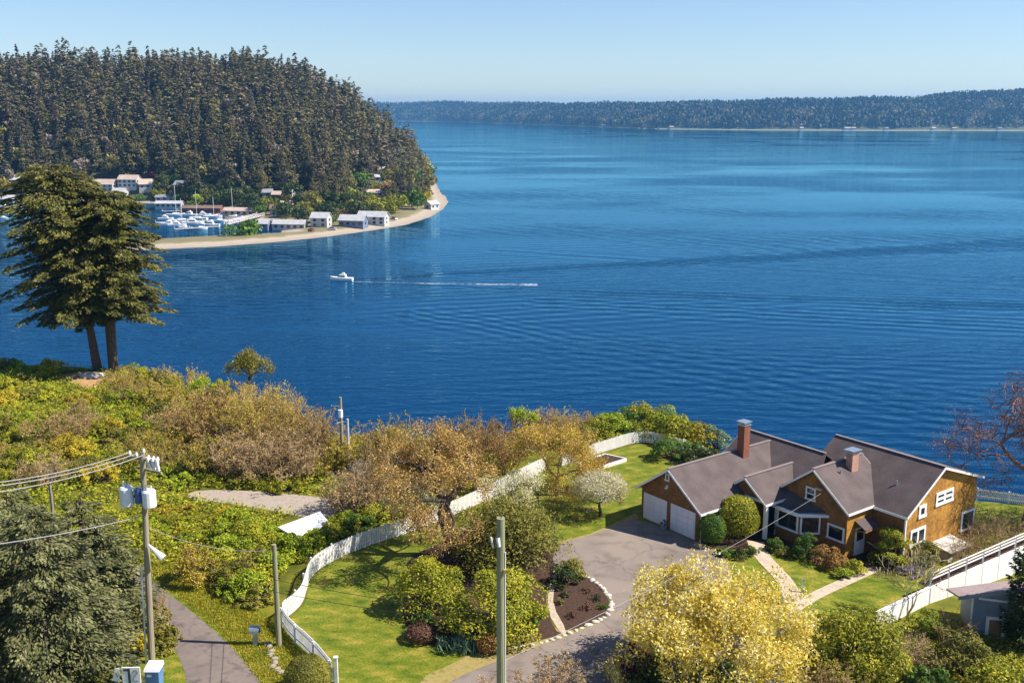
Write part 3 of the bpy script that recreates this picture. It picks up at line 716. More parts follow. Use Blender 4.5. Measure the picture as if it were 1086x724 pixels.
# angled side light of the bay
def slanted(p,q,z0,z1,fr=.12):
    p=np.array(p);q=np.array(q);d=nrm(q-p);n=np.array([d[1],-d[0]]);f=MB();L=np.linalg.norm(q-p)
    def bxx(B,s0,s1,t0,t1,d0,d1):
        P=[p+d*s0+n*d0,p+d*s1+n*d0,p+d*s1+n*d1,p+d*s0+n*d1];B.hexa([(*a,t0) for a in P]+[(*a,t1) for a in P])
    bxx(f,0,L,z0,z0+fr,0.003,.08);bxx(f,0,L,z1-fr,z1,0.003,.08);bxx(f,0,fr,z0+fr,z1-fr,0.003,.08);bxx(f,L-fr,L,z0+fr,z1-fr,0.003,.08)
    r=f.build('window',M_white,H);g=MB();bxx(g,.03,L-.03,z0+.03,z1-.03,.001,.03);g.build('pane',M_glass,r)
slanted((4.0,5.93),(4.85,7.1),.5,1.88)
# side door with shed awning, steps
b=MB();b.box(7.0,7.03,8.2,9.35,-.85,1.35);dr=b.build('side_door',M_white,H)
b=MB();b.box(7.03,7.04,8.4,9.15,.35,1.2);b.build('pane',M_glass,dr)
aw=MB().hexa([(7.02,8.05,1.9),(7.02,9.6,1.9),(7.95,9.6,1.45),(7.95,8.05,1.45),(7.02,8.05,1.98),(7.02,9.6,1.98),(7.95,9.6,1.53),(7.95,8.05,1.53)]).build('awning',M_roof,H)
MB().box(7.9,7.96,8.03,9.62,1.36,1.46).beam((7.05,8.1,1.2),(7.9,8.1,1.42),.06,.06).beam((7.05,9.55,1.2),(7.9,9.55,1.42),.06,.06).build('bracket',M_shin,aw)
MB().box(7.03,8.2,8.1,9.6,-1.3,-.9).box(8.2,8.6,8.1,9.6,-1.45,-1.1).build('side_step',M_conc,H)
MB().tube([(8.4,9.5,-1.1),(8.4,9.5,-.2),(7.2,9.5,.1)],.03,5).build('handrail',M_white,H)
# chimneys
ch=MB().box(-2.95,-2.3,6.9,7.55,3.6,6.75).build('chimney',M_brick,H)
MB().box(-3.0,-2.25,6.85,7.6,6.752,6.84).box(-2.85,-2.4,7.0,7.45,6.842,7.0).box(-3.05,-2.2,6.8,7.65,7.002,7.06).build('chimney_cap',M_metal,ch)
M_brick2=mat('pale_brick',(.36,.17,.12),(.5,.3,.24),9,.85,.3,22)
ch=MB().box(4.5,5.05,10.1,10.85,3.9,5.95).build('chimney',M_brick2,H)
MB().box(4.42,5.13,10.0,10.95,5.952,6.03).box(4.35,5.2,9.95,11.0,6.1,6.15).box(4.6,4.95,10.2,10.75,6.032,6.1).build('chimney_cap',M_metal,ch)
for u,v in ((7.7,11.7),(4.9,9.0)):
    z=2.78+.647*(v-9.72) if v>10 else 5.24-.755*(u-4.12)
    MB().tube([(u,v,z-.1),(u,v,z+.3)],.06,6).build('vent_pipe',M_metal,H)
# security lamp box on the gable and small cellar entry behind
MB().box(4.35,4.85,6.95,7.19,3.75,3.9).build('wall_lamp',M_conc,H)
M_greyp=mat('weathered_boards',(.30,.28,.26),(.62,.60,.58),1.6,.8)
# small lean-to by the east wall
MB().box(9.66,11.0,13.6,15.8,-1.8,-.45).build('lean_to_wall',M_greyp,H)
MB().hexa([(9.66,13.4,-.2),(11.3,13.4,-.45),(11.3,16.0,-.45),(9.66,16.0,-.2),(9.66,13.4,-.12),(11.3,13.4,-.37),(11.3,16.0,-.37),(9.66,16.0,-.12)]).build('lean_to_roof',M_greyp,H)
# ---------------- plant generators ----------------
def lump_shrub(w,d,h,seed,n,leaf,lumps=24,flat=.75,asp=.45,gaps=.0,up=.4,base=.12):
    """leafy shrub: leaves carried on overlapping boughs that fill an uneven dome"""
    r=np.random.default_rng(seed);b=MB()
    az=r.uniform(0,6.283,lumps);el=np.arcsin(r.uniform(.0,1,lumps));rr=r.uniform(.55,.86,lumps)
    cx=np.cos(az)*np.cos(el)*w/2*rr;cy=np.sin(az)*np.cos(el)*d/2*rr;cz=(base+(1-base)*np.sin(el)*rr)*h
    R=min(w,d,h*1.3)*r.uniform(.11,.23,lumps)
    k=r.integers(0,lumps,n);dv=nrm(r.normal(0,1,(n,3)));dv[:,2]=np.where(dv[:,2]<-.3,-dv[:,2],dv[:,2])
    rad=(R[k]*r.uniform(.72,1.08,n)**.5)[:,None]
    P=np.stack([cx[k],cy[k],cz[k]],-1)+dv*rad*[1,1,flat]
    P[:,2]=np.maximum(P[:,2],.03)
    Nn=dv+r.normal(0,.45,(n,3))+[0,0,up];D=np.cross(nrm(Nn),r.normal(0,1,(n,3)))+dv*.4
    s=leaf*r.uniform(.6,1.25,n)
    b.leaves(P,D,Nn,s,s*asp)
    st=MB()
    tips=np.stack([cx,cy,cz],-1);st.segs(np.zeros((lumps,3))+r.normal(0,.06*w,(lumps,3))*[1,1,0],tips,.03*h**.5+.01,.012,4)
    return b,st
def twig_shrub(w,d,h,seed,stems=40,sub=7,tw=5,bud=.09,nb=5000,r0=.03,arch=.25,budasp=.5,tr=.006):
    """thicket of upright arching stems with fine twigs and opening buds"""
    r=np.random.default_rng(seed);b=MB();lf=MB()
    a=r.uniform(0,6.283,stems);q=np.sqrt(r.uniform(0,1,stems))
    B=np.stack([np.cos(a)*q*w*.36,np.sin(a)*q*d*.36,np.zeros(stems)],-1)
    H_=h*r.uniform(.65,1,stems)*(1-.35*q**2)
    out=np.stack([np.cos(a)*w*.2*q,np.sin(a)*d*.2*q,0*q],-1)+r.normal(0,.05*h,(stems,3))*[1,1,0]
    pts=[B+out*(t**1.6)+np.array([0,0,1.])*(H_[:,None]*t)+r.normal(0,.012*h,(stems,3))*(t>0) for t in np.linspace(0,1,6)]
    pts=np.stack(pts,1)
    for i in range(5):
        b.segs(pts[:,i],pts[:,i+1],r0*(1-i*.17),r0*(1-(i+1)*.17)+.004,4)
    # sub branches
    k=np.repeat(np.arange(stems),sub);t=r.uniform(.25,.95,len(k))*5;i=np.floor(t).astype(int).clip(0,4);f=(t-i)[:,None]
    S=pts[k,i]*(1-f)+pts[k,i+1]*f
    dirn=nrm(r.normal(0,1,(len(k),3))*[1,1,.4]+[0,0,.9]+out[k]*.4/max(w*.2,.1))
    L=h*r.uniform(.10,.26,len(k))[:,None]
    M_=S+dirn*L*.5;E=M_+nrm(dirn+r.normal(0,.35,dirn.shape)+[0,0,-arch])*L*.5
    b.segs(S,M_,r0*.38,r0*.28,3);b.segs(M_,E,r0*.28,r0*.15,3)
    kk=np.repeat(np.arange(len(k)),tw);f=r.uniform(.1,1,len(kk))[:,None]
    S2=S[kk]+(E[kk]-S[kk])*f
    d2=nrm(r.normal(0,1,(len(kk),3))+dirn[kk]*1.2);E2=S2+d2*h*r.uniform(.04,.11,len(kk))[:,None]
    b.segs(S2,E2,max(r0*.18,tr),tr*.6,3)
    j=r.integers(0,len(kk),nb);P=S2[j]+(E2[j]-S2[j])*r.uniform(0,1.1,nb)[:,None]+r.normal(0,.03,(nb,3))
    s=bud*r.uniform(.5,1.3,nb);lf.leaves(P,r.normal(0,1,(nb,3)),r.normal(0,1,(nb,3))+[0,0,.6],s,s*budasp)
    return lf,b
def tree_skel(seed,base,dirn,L,rad,depth,kids=3,spread=.75,shrink=.68,up=.15,jit=.14,segs=4,minr=.008,out=None,tips=None,flat=1.):
    r=np.random.default_rng(seed) if not isinstance(seed,np.random.Generator) else seed
    first=out is None
    if first: out=[];tips=[]
    p=np.array(base,float);d=nrm(np.array(dirn,float));R=rad
    nodes_=[p]
    for i in range(segs):
        d=nrm(d+r.normal(0,jit,3)+[0,0,up*(.3 if depth>2 else 1)])
        q=p+d*L/segs;R2=R*(1-.32/segs*1.2)
        out.append((p,q,R,R2));p=q;R=R2;nodes_.append(p)
        if depth>0 and i>=segs*.4 and r.random()<.55:
            a=nrm(np.cross(d,r.normal(0,1,3)));dd=nrm(d*(1-spread*.8)+a*spread)*[1,1,flat]
            tree_skel(r,p,dd,L*shrink*r.uniform(.7,1),R*.5,depth-1,kids,spread,shrink,up,jit,segs,minr,out,tips,flat)
    if depth>0:
        for k in range(kids):
            a=nrm(np.cross(d,r.normal(0,1,3)));dd=nrm(d*(1-spread*.6)+a*spread*r.uniform(.6,1.1))*[1,1,flat]
            tree_skel(r,p,dd,L*shrink*r.uniform(.75,1.1),R*.68,depth-1,kids,spread,shrink,up,jit,segs,minr,out,tips,flat)
    else: tips.append((nodes_[-2],nodes_[-1]))
    return out,tips
def skel_mesh(out,n=6,thin=3,cut=.03,minr=.006,mi2=0):
    b=MB();A=np.array([o[0] for o in out]);B=np.array([o[1] for o in out]);R=np.array([o[2] for o in out]);S=np.array([o[3] for o in out])
    big=R>cut
    b.segs(A[big],B[big],R[big],S[big],n+2);b.segs(A[~big],B[~big],np.maximum(R[~big],minr),np.maximum(S[~big],minr*.7),thin,mi2);return b
def tip_leaves(tips,seed,n,leaf,cl,asp=.5,up=.3,mat_=0,b=None,out=None):
    r=np.random.default_rng(seed);b=b or MB();A=np.array([t[0] for t in tips]);B=np.array([t[1] for t in tips])
    j=r.integers(0,len(A),n);P=A[j]+(B[j]-A[j])*r.uniform(-.3,1.15,n)[:,None]+r.normal(0,cl,(n,3))
    s=leaf*r.uniform(.55,1.3,n);b.leaves(P,r.normal(0,1,(n,3)),r.normal(0,1,(n,3))+[0,0,up],s,s*asp,mat_);return b
def near_conifer(h,prof,seed,nb,leaf,step=.28,lean=(0,0),droop=.35,base=.1,latw=.34,rise=.1,asp=.42,dens=5.5,lo=.62):
    """spruce or fir: boughs in tiers, each bough a flat drooping spray of twig fans; prof: list of (t, radius)"""
    r=np.random.default_rng(seed);b=MB();br=MB()
    T=[p[0] for p in prof];Rr=[p[1] for p in prof]
    t=np.sort(r.uniform(base,.985,nb));az=(np.arange(nb)*2.399+r.normal(0,.35,nb))
    L=np.interp(t,T,Rr)*r.uniform(lo,1.12,nb)+.15
    P_=[];D_=[];N_=[];S_=[];s0=[];s1=[];rr=[]
    for i in range(nb):
        dx=np.array([math.cos(az[i]),math.sin(az[i]),0]);sd=np.array([-dx[1],dx[0],0])
        o=np.array([lean[0]*t[i],lean[1]*t[i],t[i]*h]);l=L[i]
        f=lambda s:o+dx*(l*s)+np.array([0,0,1.])*(l*(rise*s-droop*s*s))
        ss=np.linspace(0,1,5)
        for a,c in zip(ss[:-1],ss[1:]): s0.append(f(a));s1.append(f(c));rr.append(.035*l**.5*(1-a*.8))
        m=max(4,int(l/step*dens));s=np.sqrt(r.uniform(.06,1,m))
        wid=latw*l*(1.1-s)+.12;w=r.uniform(-1,1,m)*wid
        base_=o[None]+dx[None]*(l*s)[:,None]+np.array([[0,0,1.]])*(l*(rise*s-droop*s*s))[:,None]
        p=base_+sd[None]*w[:,None]+np.array([[0,0,1.]])*(-.22*np.abs(w)+r.normal(0,.07,m))[:,None]
        P_.append(p);dd=dx[None]*(.9)+sd[None]*(np.sign(w)*.8*np.abs(w)/wid)[:,None]+np.array([[0,0,-.28]])+r.normal(0,.22,(m,3));D_.append(dd)
        N_.append(np.array([[0,0,1.]])+dx[None]*.25+r.normal(0,.38,(m,3)));S_.append(leaf*r.uniform(.6,1.3,m))
    P_=np.concatenate(P_);D_=np.concatenate(D_);N_=np.concatenate(N_);S_=np.concatenate(S_)
    b.leaves(P_,D_,N_,S_,S_*asp);b.segs(s0,s1,rr,np.array(rr)*.8,4,1)
    return b,br
def grass_tufts(name,pts,hh,m,seed,per=7,w=.05,label=None,lean=.4,zoff=0):
    r=np.random.default_rng(seed);k=len(pts)*per;P=np.repeat(pts,per,0)+r.normal(0,.12,(k,3))*[1,1,0]
    D=np.stack([r.normal(0,lean,k),r.normal(0,lean,k),np.ones(k)],-1);s=hh*r.uniform(.5,1.3,k)
    P[:,2]+=s*.42+zoff;b=MB();b.leaves(P,D,r.normal(0,1,(k,3))*[1,1,.2],s,w*r.uniform(.6,1.4,k));return b
# leaf palettes
PAL={
 'yellowgreen':[(.09,.12,.010),(.30,.31,.016),(.52,.46,.03)],
 'golden':[(0.162,0.135,0.014),(0.432,0.338,0.020),(0.648,0.513,0.041)],
 'green':[(0.024,0.068,0.008),(0.081,0.162,0.014),(0.189,0.257,0.020)],
 'bright':[(0.068,0.135,0.008),(0.216,0.324,0.016),(0.405,0.486,0.027)],
 'dark':[(0.016,0.034,0.008),(0.047,0.074,0.014),(0.121,0.135,0.024)],
 'olive':[(.07,.075,.014),(.20,.19,.025),(.36,.31,.05)],
 'rust':[(0.135,0.068,0.020),(0.324,0.176,0.041),(0.486,0.297,0.081)],
 'heather':[(0.068,0.034,0.020),(0.149,0.074,0.047),(0.230,0.121,0.068)],
 'straw':[(0.243,0.162,0.068),(0.459,0.324,0.149),(0.675,0.513,0.270)],
 'lilac':[(.14,.10,.22),(.28,.22,.42),(.40,.34,.5)],
 'teal':[(0.041,0.081,0.047),(0.108,0.189,0.108),(0.270,0.378,0.270)],
 'magenta':[(.05,.006,.015),(.16,.01,.05),(.4,.02,.15)],
 'orangebud':[(.24,.14,.03),(.48,.30,.07),(.66,.47,.17)],
 'yellowbud':[(0.216,0.176,0.014),(0.486,0.378,0.027),(0.675,0.567,0.068)],
 'brownbud':[(.18,.12,.045),(.34,.23,.085),(.48,.35,.15)],
 'magnolia':[(.34,.25,.02),(.70,.54,.06),(.80,.68,.20),(.85,.80,.56)],
 'cream':[(.42,.38,.12),(.78,.72,.45),(.85,.82,.68)],
 'fir':[(.045,.055,.016),(.13,.13,.03),(.27,.24,.055)],
 'spruce':[(.05,.065,.024),(.16,.17,.062),(.36,.35,.16)],
}
PAL['verge']=[(.17,.18,.01),(.32,.29,.02),(.46,.36,.05)]
PAL['bright']=[(.10,.16,.008),(.28,.35,.015),(.46,.48,.03)]
ML={k:leafmat('leaves_'+k,v,.7,.45 if k in('cream','magnolia') else .25,.45) for k,v in PAL.items()}
M_twig=mat('twig_grey',(.26,.18,.08),(.46,.34,.17),3,.9)
M_twigp=mat('twig_purple',(.13,.07,.07),(.25,.15,.13),3,.9)
M_twigy=mat('twig_pale',(.30,.25,.11),(.46,.40,.22),3,.9)
M_twigs=mat('twig_straw',(.30,.19,.10),(.45,.33,.2),3,.9)
CACHE={}
def shrub(kind,px,py,w,h,pal,label,cat='shrub',name='shrub',group=None,d=None,dens=1.,leaf=None,twig=None,unique=False,z=None,world=None):
    d=d or w;loc=atg(px,py) if world is None else np.array(world)
    if z is not None: loc[2]=z
    v=int(rng.integers(0,3));key=(kind,pal,round(w),round(h),v,name)
    if key in CACHE and not unique:
        root,w0,h0=CACHE[key];return dup(root,loc-[0,0,.05],rng.uniform(0,6.28),(w/w0,w/w0,h/h0),label,group)
    root=thing(name,label,cat,loc-[0,0,.05],0,group);seed=int(rng.integers(1e9))
    area=w*d*.8+3.14*(w+d)/2*h
    if kind=='dome':
        lf=leaf or .17;n=int(min(60000,area*5.5/(lf*lf*.45)*.32*dens));L,S=lump_shrub(w,d,h,seed,n,lf,int(14+w*d*1.2))
    elif kind=='ball':
        lf=leaf or .12;n=int(area*2.2/(lf*lf*.45)*dens)
        r=np.random.default_rng(seed);dv=nrm(r.normal(0,1,(n,3)));dv[:,2]=np.where(dv[:,2]<-.55,-dv[:,2],dv[:,2]);rad=r.uniform(.86,1.03,n)[:,None]
        bump=1+.05*np.sin(dv[:,0:1]*7+seed%5)*np.cos(dv[:,1:2]*6)
        P=dv*rad*bump*[w/2,d/2,h/2]+[0,0,h/2*.98];Nn=dv+r.normal(0,.5,(n,3));s=lf*r.uniform(.6,1.3,n)
        L=MB();L.leaves(P,np.cross(Nn,r.normal(0,1,(n,3))),Nn,s,s*.5);S=MB();S.segs([[0,0,0]]*8,np.stack([[math.cos(a)*w*.3,math.sin(a)*d*.3,h*.6] for a in np.arange(8)]),.04,.015,4)
    elif kind=='twig':
        L,S=twig_shrub(w,d,h,seed,stems=int(14+w*d*.9),sub=8,tw=5,bud=leaf or .10,nb=int(w*d*h**.5*75*dens),r0=.018+.004*h)
    L.build('foliage',ML[pal],root);S.build('branches',twig or (M_twig if kind=='twig' else M_bark),root)
    CACHE[key]=(root,w,h);return root
# ---------------- the two-trunked fir on the point ----------------
c0=atg(112,392)
fir=thing('fir_tree','huge dark fir with three bare lower trunks standing alone on the left point','tree',c0)
tr=MB()
for (bx_,by_,tx,ty,hh,r0) in ((-.9,0,-2.9,.6,19,.5),(1.0,-.3,1.8,0,17,.5),(.35,.9,-.2,1.6,15,.3)):
    pts=[(bx_+(tx-bx_)*t,by_+(ty-by_)*t,hh*t-.5) for t in np.linspace(0,1,9)];tr.tube(pts,r0*(1.15-np.linspace(0,1,9)),9)
tr.build('trunk',mat('fir_bark',(.06,.035,.028),(.16,.10,.075),4,.9,.6),fir)
prof=[(0,.5),(.18,3.5),(.3,7.2),(.45,7.4),(.62,6.0),(.8,4.2),(.92,2.2),(1,.2)]
L,S=near_conifer(24.5,[(.27,4.5),(.32,7.6),(.45,8.6),(.6,8.2),(.75,7.6),(.88,6.4),(.96,4.6),(1,2.5)],11,310,.48,.20,lean=(-4.6,0),droop=.26,base=.28,latw=.42,dens=6.5,lo=.48)
L2,S2=near_conifer(21.5,[(.27,4.0),(.34,7.0),(.5,6.9),(.65,6.2),(.8,5.4),(.93,3.6),(1,1.5)],12,280,.48,.20,lean=(2.6,-1),droop=.26,base=.31,latw=.42,dens=6.5,lo=.48)
Lb,Sb=near_conifer(22.5,[(.3,3),(.4,6.5),(.6,6.8),(.8,5.5),(.95,3.2),(1,1)],13,170,.48,.22,lean=(-.8,1),droop=.26,base=.34,latw=.42,dens=5,lo=.4)
Lb.build('crown',[ML['fir'],M_bark],fir)
L.build('crown',[ML['fir'],M_bark],fir);L2.build('crown',[ML['fir'],M_bark],fir)
# ---------------- the blue-green spruce, lower left ----------------
def spruce(px,py,h,R,seed,label,nb,lean=(0,0),leaf=.26,base=.06,z=None,pal='spruce'):
    p=atg(px,py);t=thing('spruce_tree',label,'tree',p)
    L,S=near_conifer(h,[(0,R*.92),(.15,R),(.35,R*.93),(.6,R*.72),(.8,R*.5),(.92,R*.3),(1,.15)],seed,int(nb*.8),leaf,.10,lean=lean,droop=.24,base=base,latw=.42,asp=.42,rise=.14)
    L.build('crown',[ML[pal],M_bark],t)
    MB().tube([(0,0,-.5),(lean[0]*.5,lean[1]*.5,h*.5),(lean[0]*.97,lean[1]*.97,h*.97)],[h*.02,h*.012,.04],8).build('trunk',M_bark,t);return t
spruce(52,722,10.0,5.3,21,'broad blue-green spruce filling the lower left corner behind the wires',230)
spruce(-30,715,11.5,5.0,22,'blue-green spruce cut by the left frame edge',150)
spruce(112,672,7.4,3.0,23,'slim spruce growing right against the left utility pole',120)
spruce(20,640,8.0,4.2,24,'pale spruce with a dead snag, above the broad spruce',130)
spruce(98,662,8.3,3.6,25,'small spruce between the broad spruce and the yellow shrubs',110)
t=thing('dead_snag','bare grey dead trunk poking out of the spruces','tree',atg(66,655))
o_,tp=tree_skel(5,(0,0,5.5),(.15,0,1),3.2,.12,2,2,.5,.5,.1,.1);MB().tube([(0,0,0),(0,0,5.6)],[.2,.12],7).build('trunk',M_barkpale,t);skel_mesh(o_,5,3,.03,.02).build('branches',M_barkpale,t)
# ---------------- big gnarled tree by the fence ----------------
def broad_tree(name,px,py,label,cat,seed,trunk,L0,r0,depth,kids,spread,shrink,up,nleaf,leaf,cl,pal,barkm=None,dirn=(0,0,1),lean=(0,0),flat=1.,asp=.5,segs=4,jit=.16,group=None,extra=None,minr=.008,low=0,ball=None,twigm=None):
    p=atg(px,py);t=thing(name,label,cat,p,0,group)
    tb=MB();tp0=np.array([lean[0],lean[1],trunk]);k=6
    q=[tp0*(i/(k-1))+np.array([math.sin(i*1.3+seed)*.06*trunk*(0<i<k-1),math.cos(i*1.9)*.04*trunk*(0<i<k-1),-.2*(i==0)]) for i in range(k)]
    tb.tube(q,np.linspace(r0*1.25,r0*.85,k),10,cap=False).build('trunk',barkm or M_bark,t)
    outs=[];tips=[];r=np.random.default_rng(seed);nmain=kids+1
    for i in range(nmain):
        a=6.283*i/nmain+r.uniform(-.4,.4);dd=np.array([math.cos(a)*spread,math.sin(a)*spread,.75])
        tree_skel(r,tp0,dd,L0*r.uniform(.8,1.15),r0*.62,depth,kids,spread,shrink,up,jit,segs,.008,outs,tips,flat)
    if low:
        for i in range(low):
            a=6.283*i/low+.4;dd=np.array([math.cos(a),math.sin(a),.12]);tree_skel(r,tp0*.8,dd,L0*1.15,r0*.5,depth,kids,spread,shrink,0,jit,segs,.008,outs,tips,flat)
    skel_mesh(outs,5,3,.05,minr,1).build('branches',[barkm or M_bark,twigm or barkm or M_bark],t)
    lf=tip_leaves(tips,seed+1,nleaf,leaf,cl,asp)
    if extra: lf=tip_leaves(tips,seed+2,extra[0],extra[1],cl,asp,.3,1,lf)
    if ball:
        rx,rz,cz,nn=ball;rb_=np.random.default_rng(seed+9);dv=nrm(rb_.normal(0,1,(nn,3)));dv[:,2]=np.where(dv[:,2]<-.25,-dv[:,2],dv[:,2]);q_=(1+.13*np.sin(dv[:,0]*6+1)*np.cos(dv[:,1]*7))[:,None]*(rb_.uniform(.5,1.04,nn)**.6)[:,None]
        s_=leaf*rb_.uniform(.6,1.3,nn);lf.leaves(dv*q_*[rx,rx,rz]+[lean[0],lean[1],cz],rb_.normal(0,1,(nn,3)),dv+rb_.normal(0,.6,(nn,3))+[0,0,.4],s_,s_*.6,0)
    lf.build('crown',[ML[pal],ML[extra[2]]] if extra else ML[pal],t);return t,tips
broad_tree('gnarled_tree',475,590,'big gnarled tree with dark crooked trunk and orange-brown opening leaves by the picket fence','tree',31,4.0,2.75,.42,4,3,.95,.70,.08,15000,.15,.20,'orangebud',mat('dark_bark',(.035,.022,.018),(.10,.07,.055),5,.9,.6),lean=(-.1,0),extra=(11000,.16,'orangebud'),minr=.014,twigm=M_twigs)
broad_tree('budding_tree',590,525,'small tree in golden-brown bud on the back lawn by the fence','tree',33,1.5,2.1,.16,3,3,.9,.72,.06,20000,.13,.3,'orangebud',extra=(12000,.13,'golden'),twigm=M_twigs)
broad_tree('small_tree',556,478,'small fresh-green tree on the bluff edge behind the gnarled tree','tree',35,1.6,1.0,.10,3,3,.55,.70,.25,2500,.16,.2,'bright')
broad_tree('blossom_tree',636,547,'small round tree covered in cream-white blossom on the back lawn','tree',37,1.0,1.05,.11,3,3,.95,.62,.05,1500,.13,.1,'cream',extra=(1500,.12,'yellowgreen'),ball=(2.15,1.25,2.15,7000))
broad_tree('magnolia_tree',757,722,'large magnolia in yellow and white blossom in front of the driveway','tree',39,1.5,2.5,.30,4,3,1.05,.73,.0,46000,.19,.20,'magnolia',M_barkpale,extra=(12000,.18,'golden'),low=6)
broad_tree('blossom_tree',206,618,'small tree with pale yellow-orange leaves beside the curving lane','tree',41,.8,.8,.09,3,3,.9,.70,.05,3600,.14,.14,'golden',extra=(1500,.13,'straw'))
broad_tree('blossom_tree',445,575,'little white-blossomed tree behind the picket fence, under the gnarled tree','tree',43,1.3,1.3,.10,3,3,.8,.7,.1,3500,.13,.16,'cream')
broad_tree('blossom_tree',548,553,'low white-blossomed boughs behind the rhododendrons by the fence','tree',44,1.6,1.4,.10,3,3,.9,.7,.05,4500,.14,.2,'cream')
broad_tree('bare_tree',962,658,'leafless pale-twigged small tree on the front lawn by the white wall','tree',45,.4,1.35,.09,4,2,.5,.80,.10,60,.06,.02,'straw',M_twigy,minr=.022)
broad_tree('bare_tree',1090,562,'big leafless purplish tree at the right frame edge against the water','tree',47,4.4,3.7,.3,4,3,.95,.76,.02,30000,.12,.35,'heather',M_twigp,minr=.032)
broad_tree('round_pine',269,470,'round-crowned dark pine standing up from the thicket against the water','tree',49,6.4,1.1,.16,3,3,.8,.68,.05,7000,.17,.22,'olive')
broad_tree('small_tree',216,440,'little green tree on the bluff edge left of the round pine','tree',51,1.6,.9,.08,3,3,.5,.7,.3,2500,.2,.2,'bright')
# ---------------- garden shrubs ----------------
S_=shrub
S_('dome',535,600,8.0,5.2,'olive','largest round dark-leafed rhododendron with yellowish tips behind the wooden pole',unique=True,leaf=.2,d=7,dens=1.2)
S_('dome',524,672,6.6,4.4,'yellowgreen','yellow-green rhododendron crossed by the tall wooden pole',unique=True,leaf=.2,d=5.5,dens=1.2)
S_('dome',455,646,4.2,3.7,'yellowgreen','yellow-green rhododendron left of the gnarled trunk beside the lawn',unique=True,leaf=.19,dens=1.2)
S_('ball',487,607,1.7,1.3,'heather','brownish clipped ball at the foot of the gnarled trunk')
S_('ball',447,678,1.9,1.0,'heather','dark brown low heather mound on the lawn edge')
S_('dome',450,662,1.5,1.1,'green','bright green small shrub above the brown heather mound')
S_('ball',519,690,1.6,1.3,'rust','orange-leaved little round shrub behind the wooden pole')
S_('dome',563,663,1.3,.8,'green','small glossy green shrub in the bark mulch right of the pole')
S_('dome',572,652,1.2,.7,'green','small green shrub beside the stepping path')
S_('dome',597,620,2.4,1.5,'dark','dark straggly shrub at the top of the mulch bed, left one')
S_('dome',607,612,2.0,1.6,'olive','bronze-green straggly shrub at the top of the mulch bed')
for i,(x,y,w,p,lb) in enumerate([(600,632,.9,'dark','low dark plant in the middle of the mulch bed'),(622,627,.9,'heather','low brown plant near the stones of the mulch bed'),(594,640,.7,'olive','low olive plant on the left of the mulch bed'),(640,645,.8,'green','bright green tuft at the right corner of the mulch bed'),(622,645,1.,'heather','low brown plant low in the mulch bed'),(606,655,.8,'heather','sparse brown plant by the lower stones of the mulch bed'),(632,636,.8,'dark','small dark plant at the right of the mulch bed')]):
    S_('dome',x,y,w,.45,p,lb,'plant','garden_plant',leaf=.12,dens=.5)
# by the house
S_('ball',754,577,2.1,2.3,'green','clipped oval green shrub at the garage corner',leaf=.1)
S_('ball',781,571,3.1,3.3,'yellowgreen','large clipped round yellow-green shrub in front of the porch',leaf=.14)
for x,y,w,h,p,lb in [(768,588,1.4,.8,'green','low green shrub under the clipped round shrub'),(783,592,1.6,.8,'dark','low dark shrub left of the porch steps'),(796,588,1.2,.7,'green','small green shrub right by the porch steps'),
    (821,584,1.4,1.3,'green','rounded green shrub right of the porch path'),(832,590,1.1,.9,'olive','olive shrub with pale flowers under the bay window'),(855,592,2.0,2.0,'green','tall green shrub below the bay window'),(879,601,2.3,1.8,'rust','rust-brown rounded shrub below the single window'),
    (893,612,1.5,.9,'bright','bright lime low shrub at the lawn corner by the house'),(906,607,1.6,1.3,'yellowgreen','yellow-green shrub at the house corner by the side door'),(982,600,2.3,2.1,'olive','brown-green shrub against the sunny east wall')]:
    S_('dome',x,y,w,h,p,lb,leaf=.13,unique=True)
S_('dome',943,600,3.0,3.4,'yellowgreen','tall yellow-green shrub in the corner beside the side door',unique=True,leaf=.17,d=2.8)
S_('dome',966,608,2.4,.7,'lilac','lilac-flowered low plants under the east corner','plant','garden_plant',leaf=.12)
S_('dome',905,712,6.4,4.1,'yellowgreen','big bright lime-green shrub in the foreground right of the magnolia',unique=True,leaf=.2,d=5,dens=1.3)
S_('dome',985,672,2.4,1.8,'bright','bright green shrub right of the bare pale tree',leaf=.17,unique=True)
S_('dome',1066,752,5.6,3.0,'yellowgreen','glossy dark and yellow-green shrub in the bottom right corner',unique=True,leaf=.22,d=5)
S_('dome',1020,718,4.0,2.8,'olive','olive shrub between the grey shed and the lime-green shrub',unique=True,leaf=.2)
S_('dome',985,730,3.4,1.6,'green','dark green shrub on the bottom edge right of the lime one',leaf=.2,unique=True)
S_('twig',963,712,3.0,2.6,'straw','straw-coloured arching grasses between two green shrubs',dens=1.4,twig=M_twigs)
S_('twig',1010,680,3.0,2.4,'brownbud','brown twiggy shrub before the grey shed')
S_('twig',885,745,4.6,2.0,'brownbud','brown bare twiggy shrub along the bottom edge under the lime shrub',unique=True)
S_('twig',588,745,4.2,2.6,'straw','dry brown arching shrub on the bottom edge by the driveway',dens=2.5,twig=M_twigs,unique=True)
S_('twig',520,762,4.0,2.2,'straw','dry brown scrub on the bottom edge left of the pole',dens=1.5,twig=M_twigs)
S_('dome',672,722,2.2,2.4,'magenta','deep magenta rhododendron in shade under the magnolia',unique=True,leaf=.15)
S_('dome',700,742,3.4,2.6,'dark','dark shrub under the magnolia beside the magenta one',leaf=.2)
S_('dome',770,745,4.4,2.2,'green','green shrub on the bottom edge under the magnolia',leaf=.2)
S_('dome',1036,745,3.2,1.6,'golden','yellow-leaved low shrub on the bottom edge at right',leaf=.18)
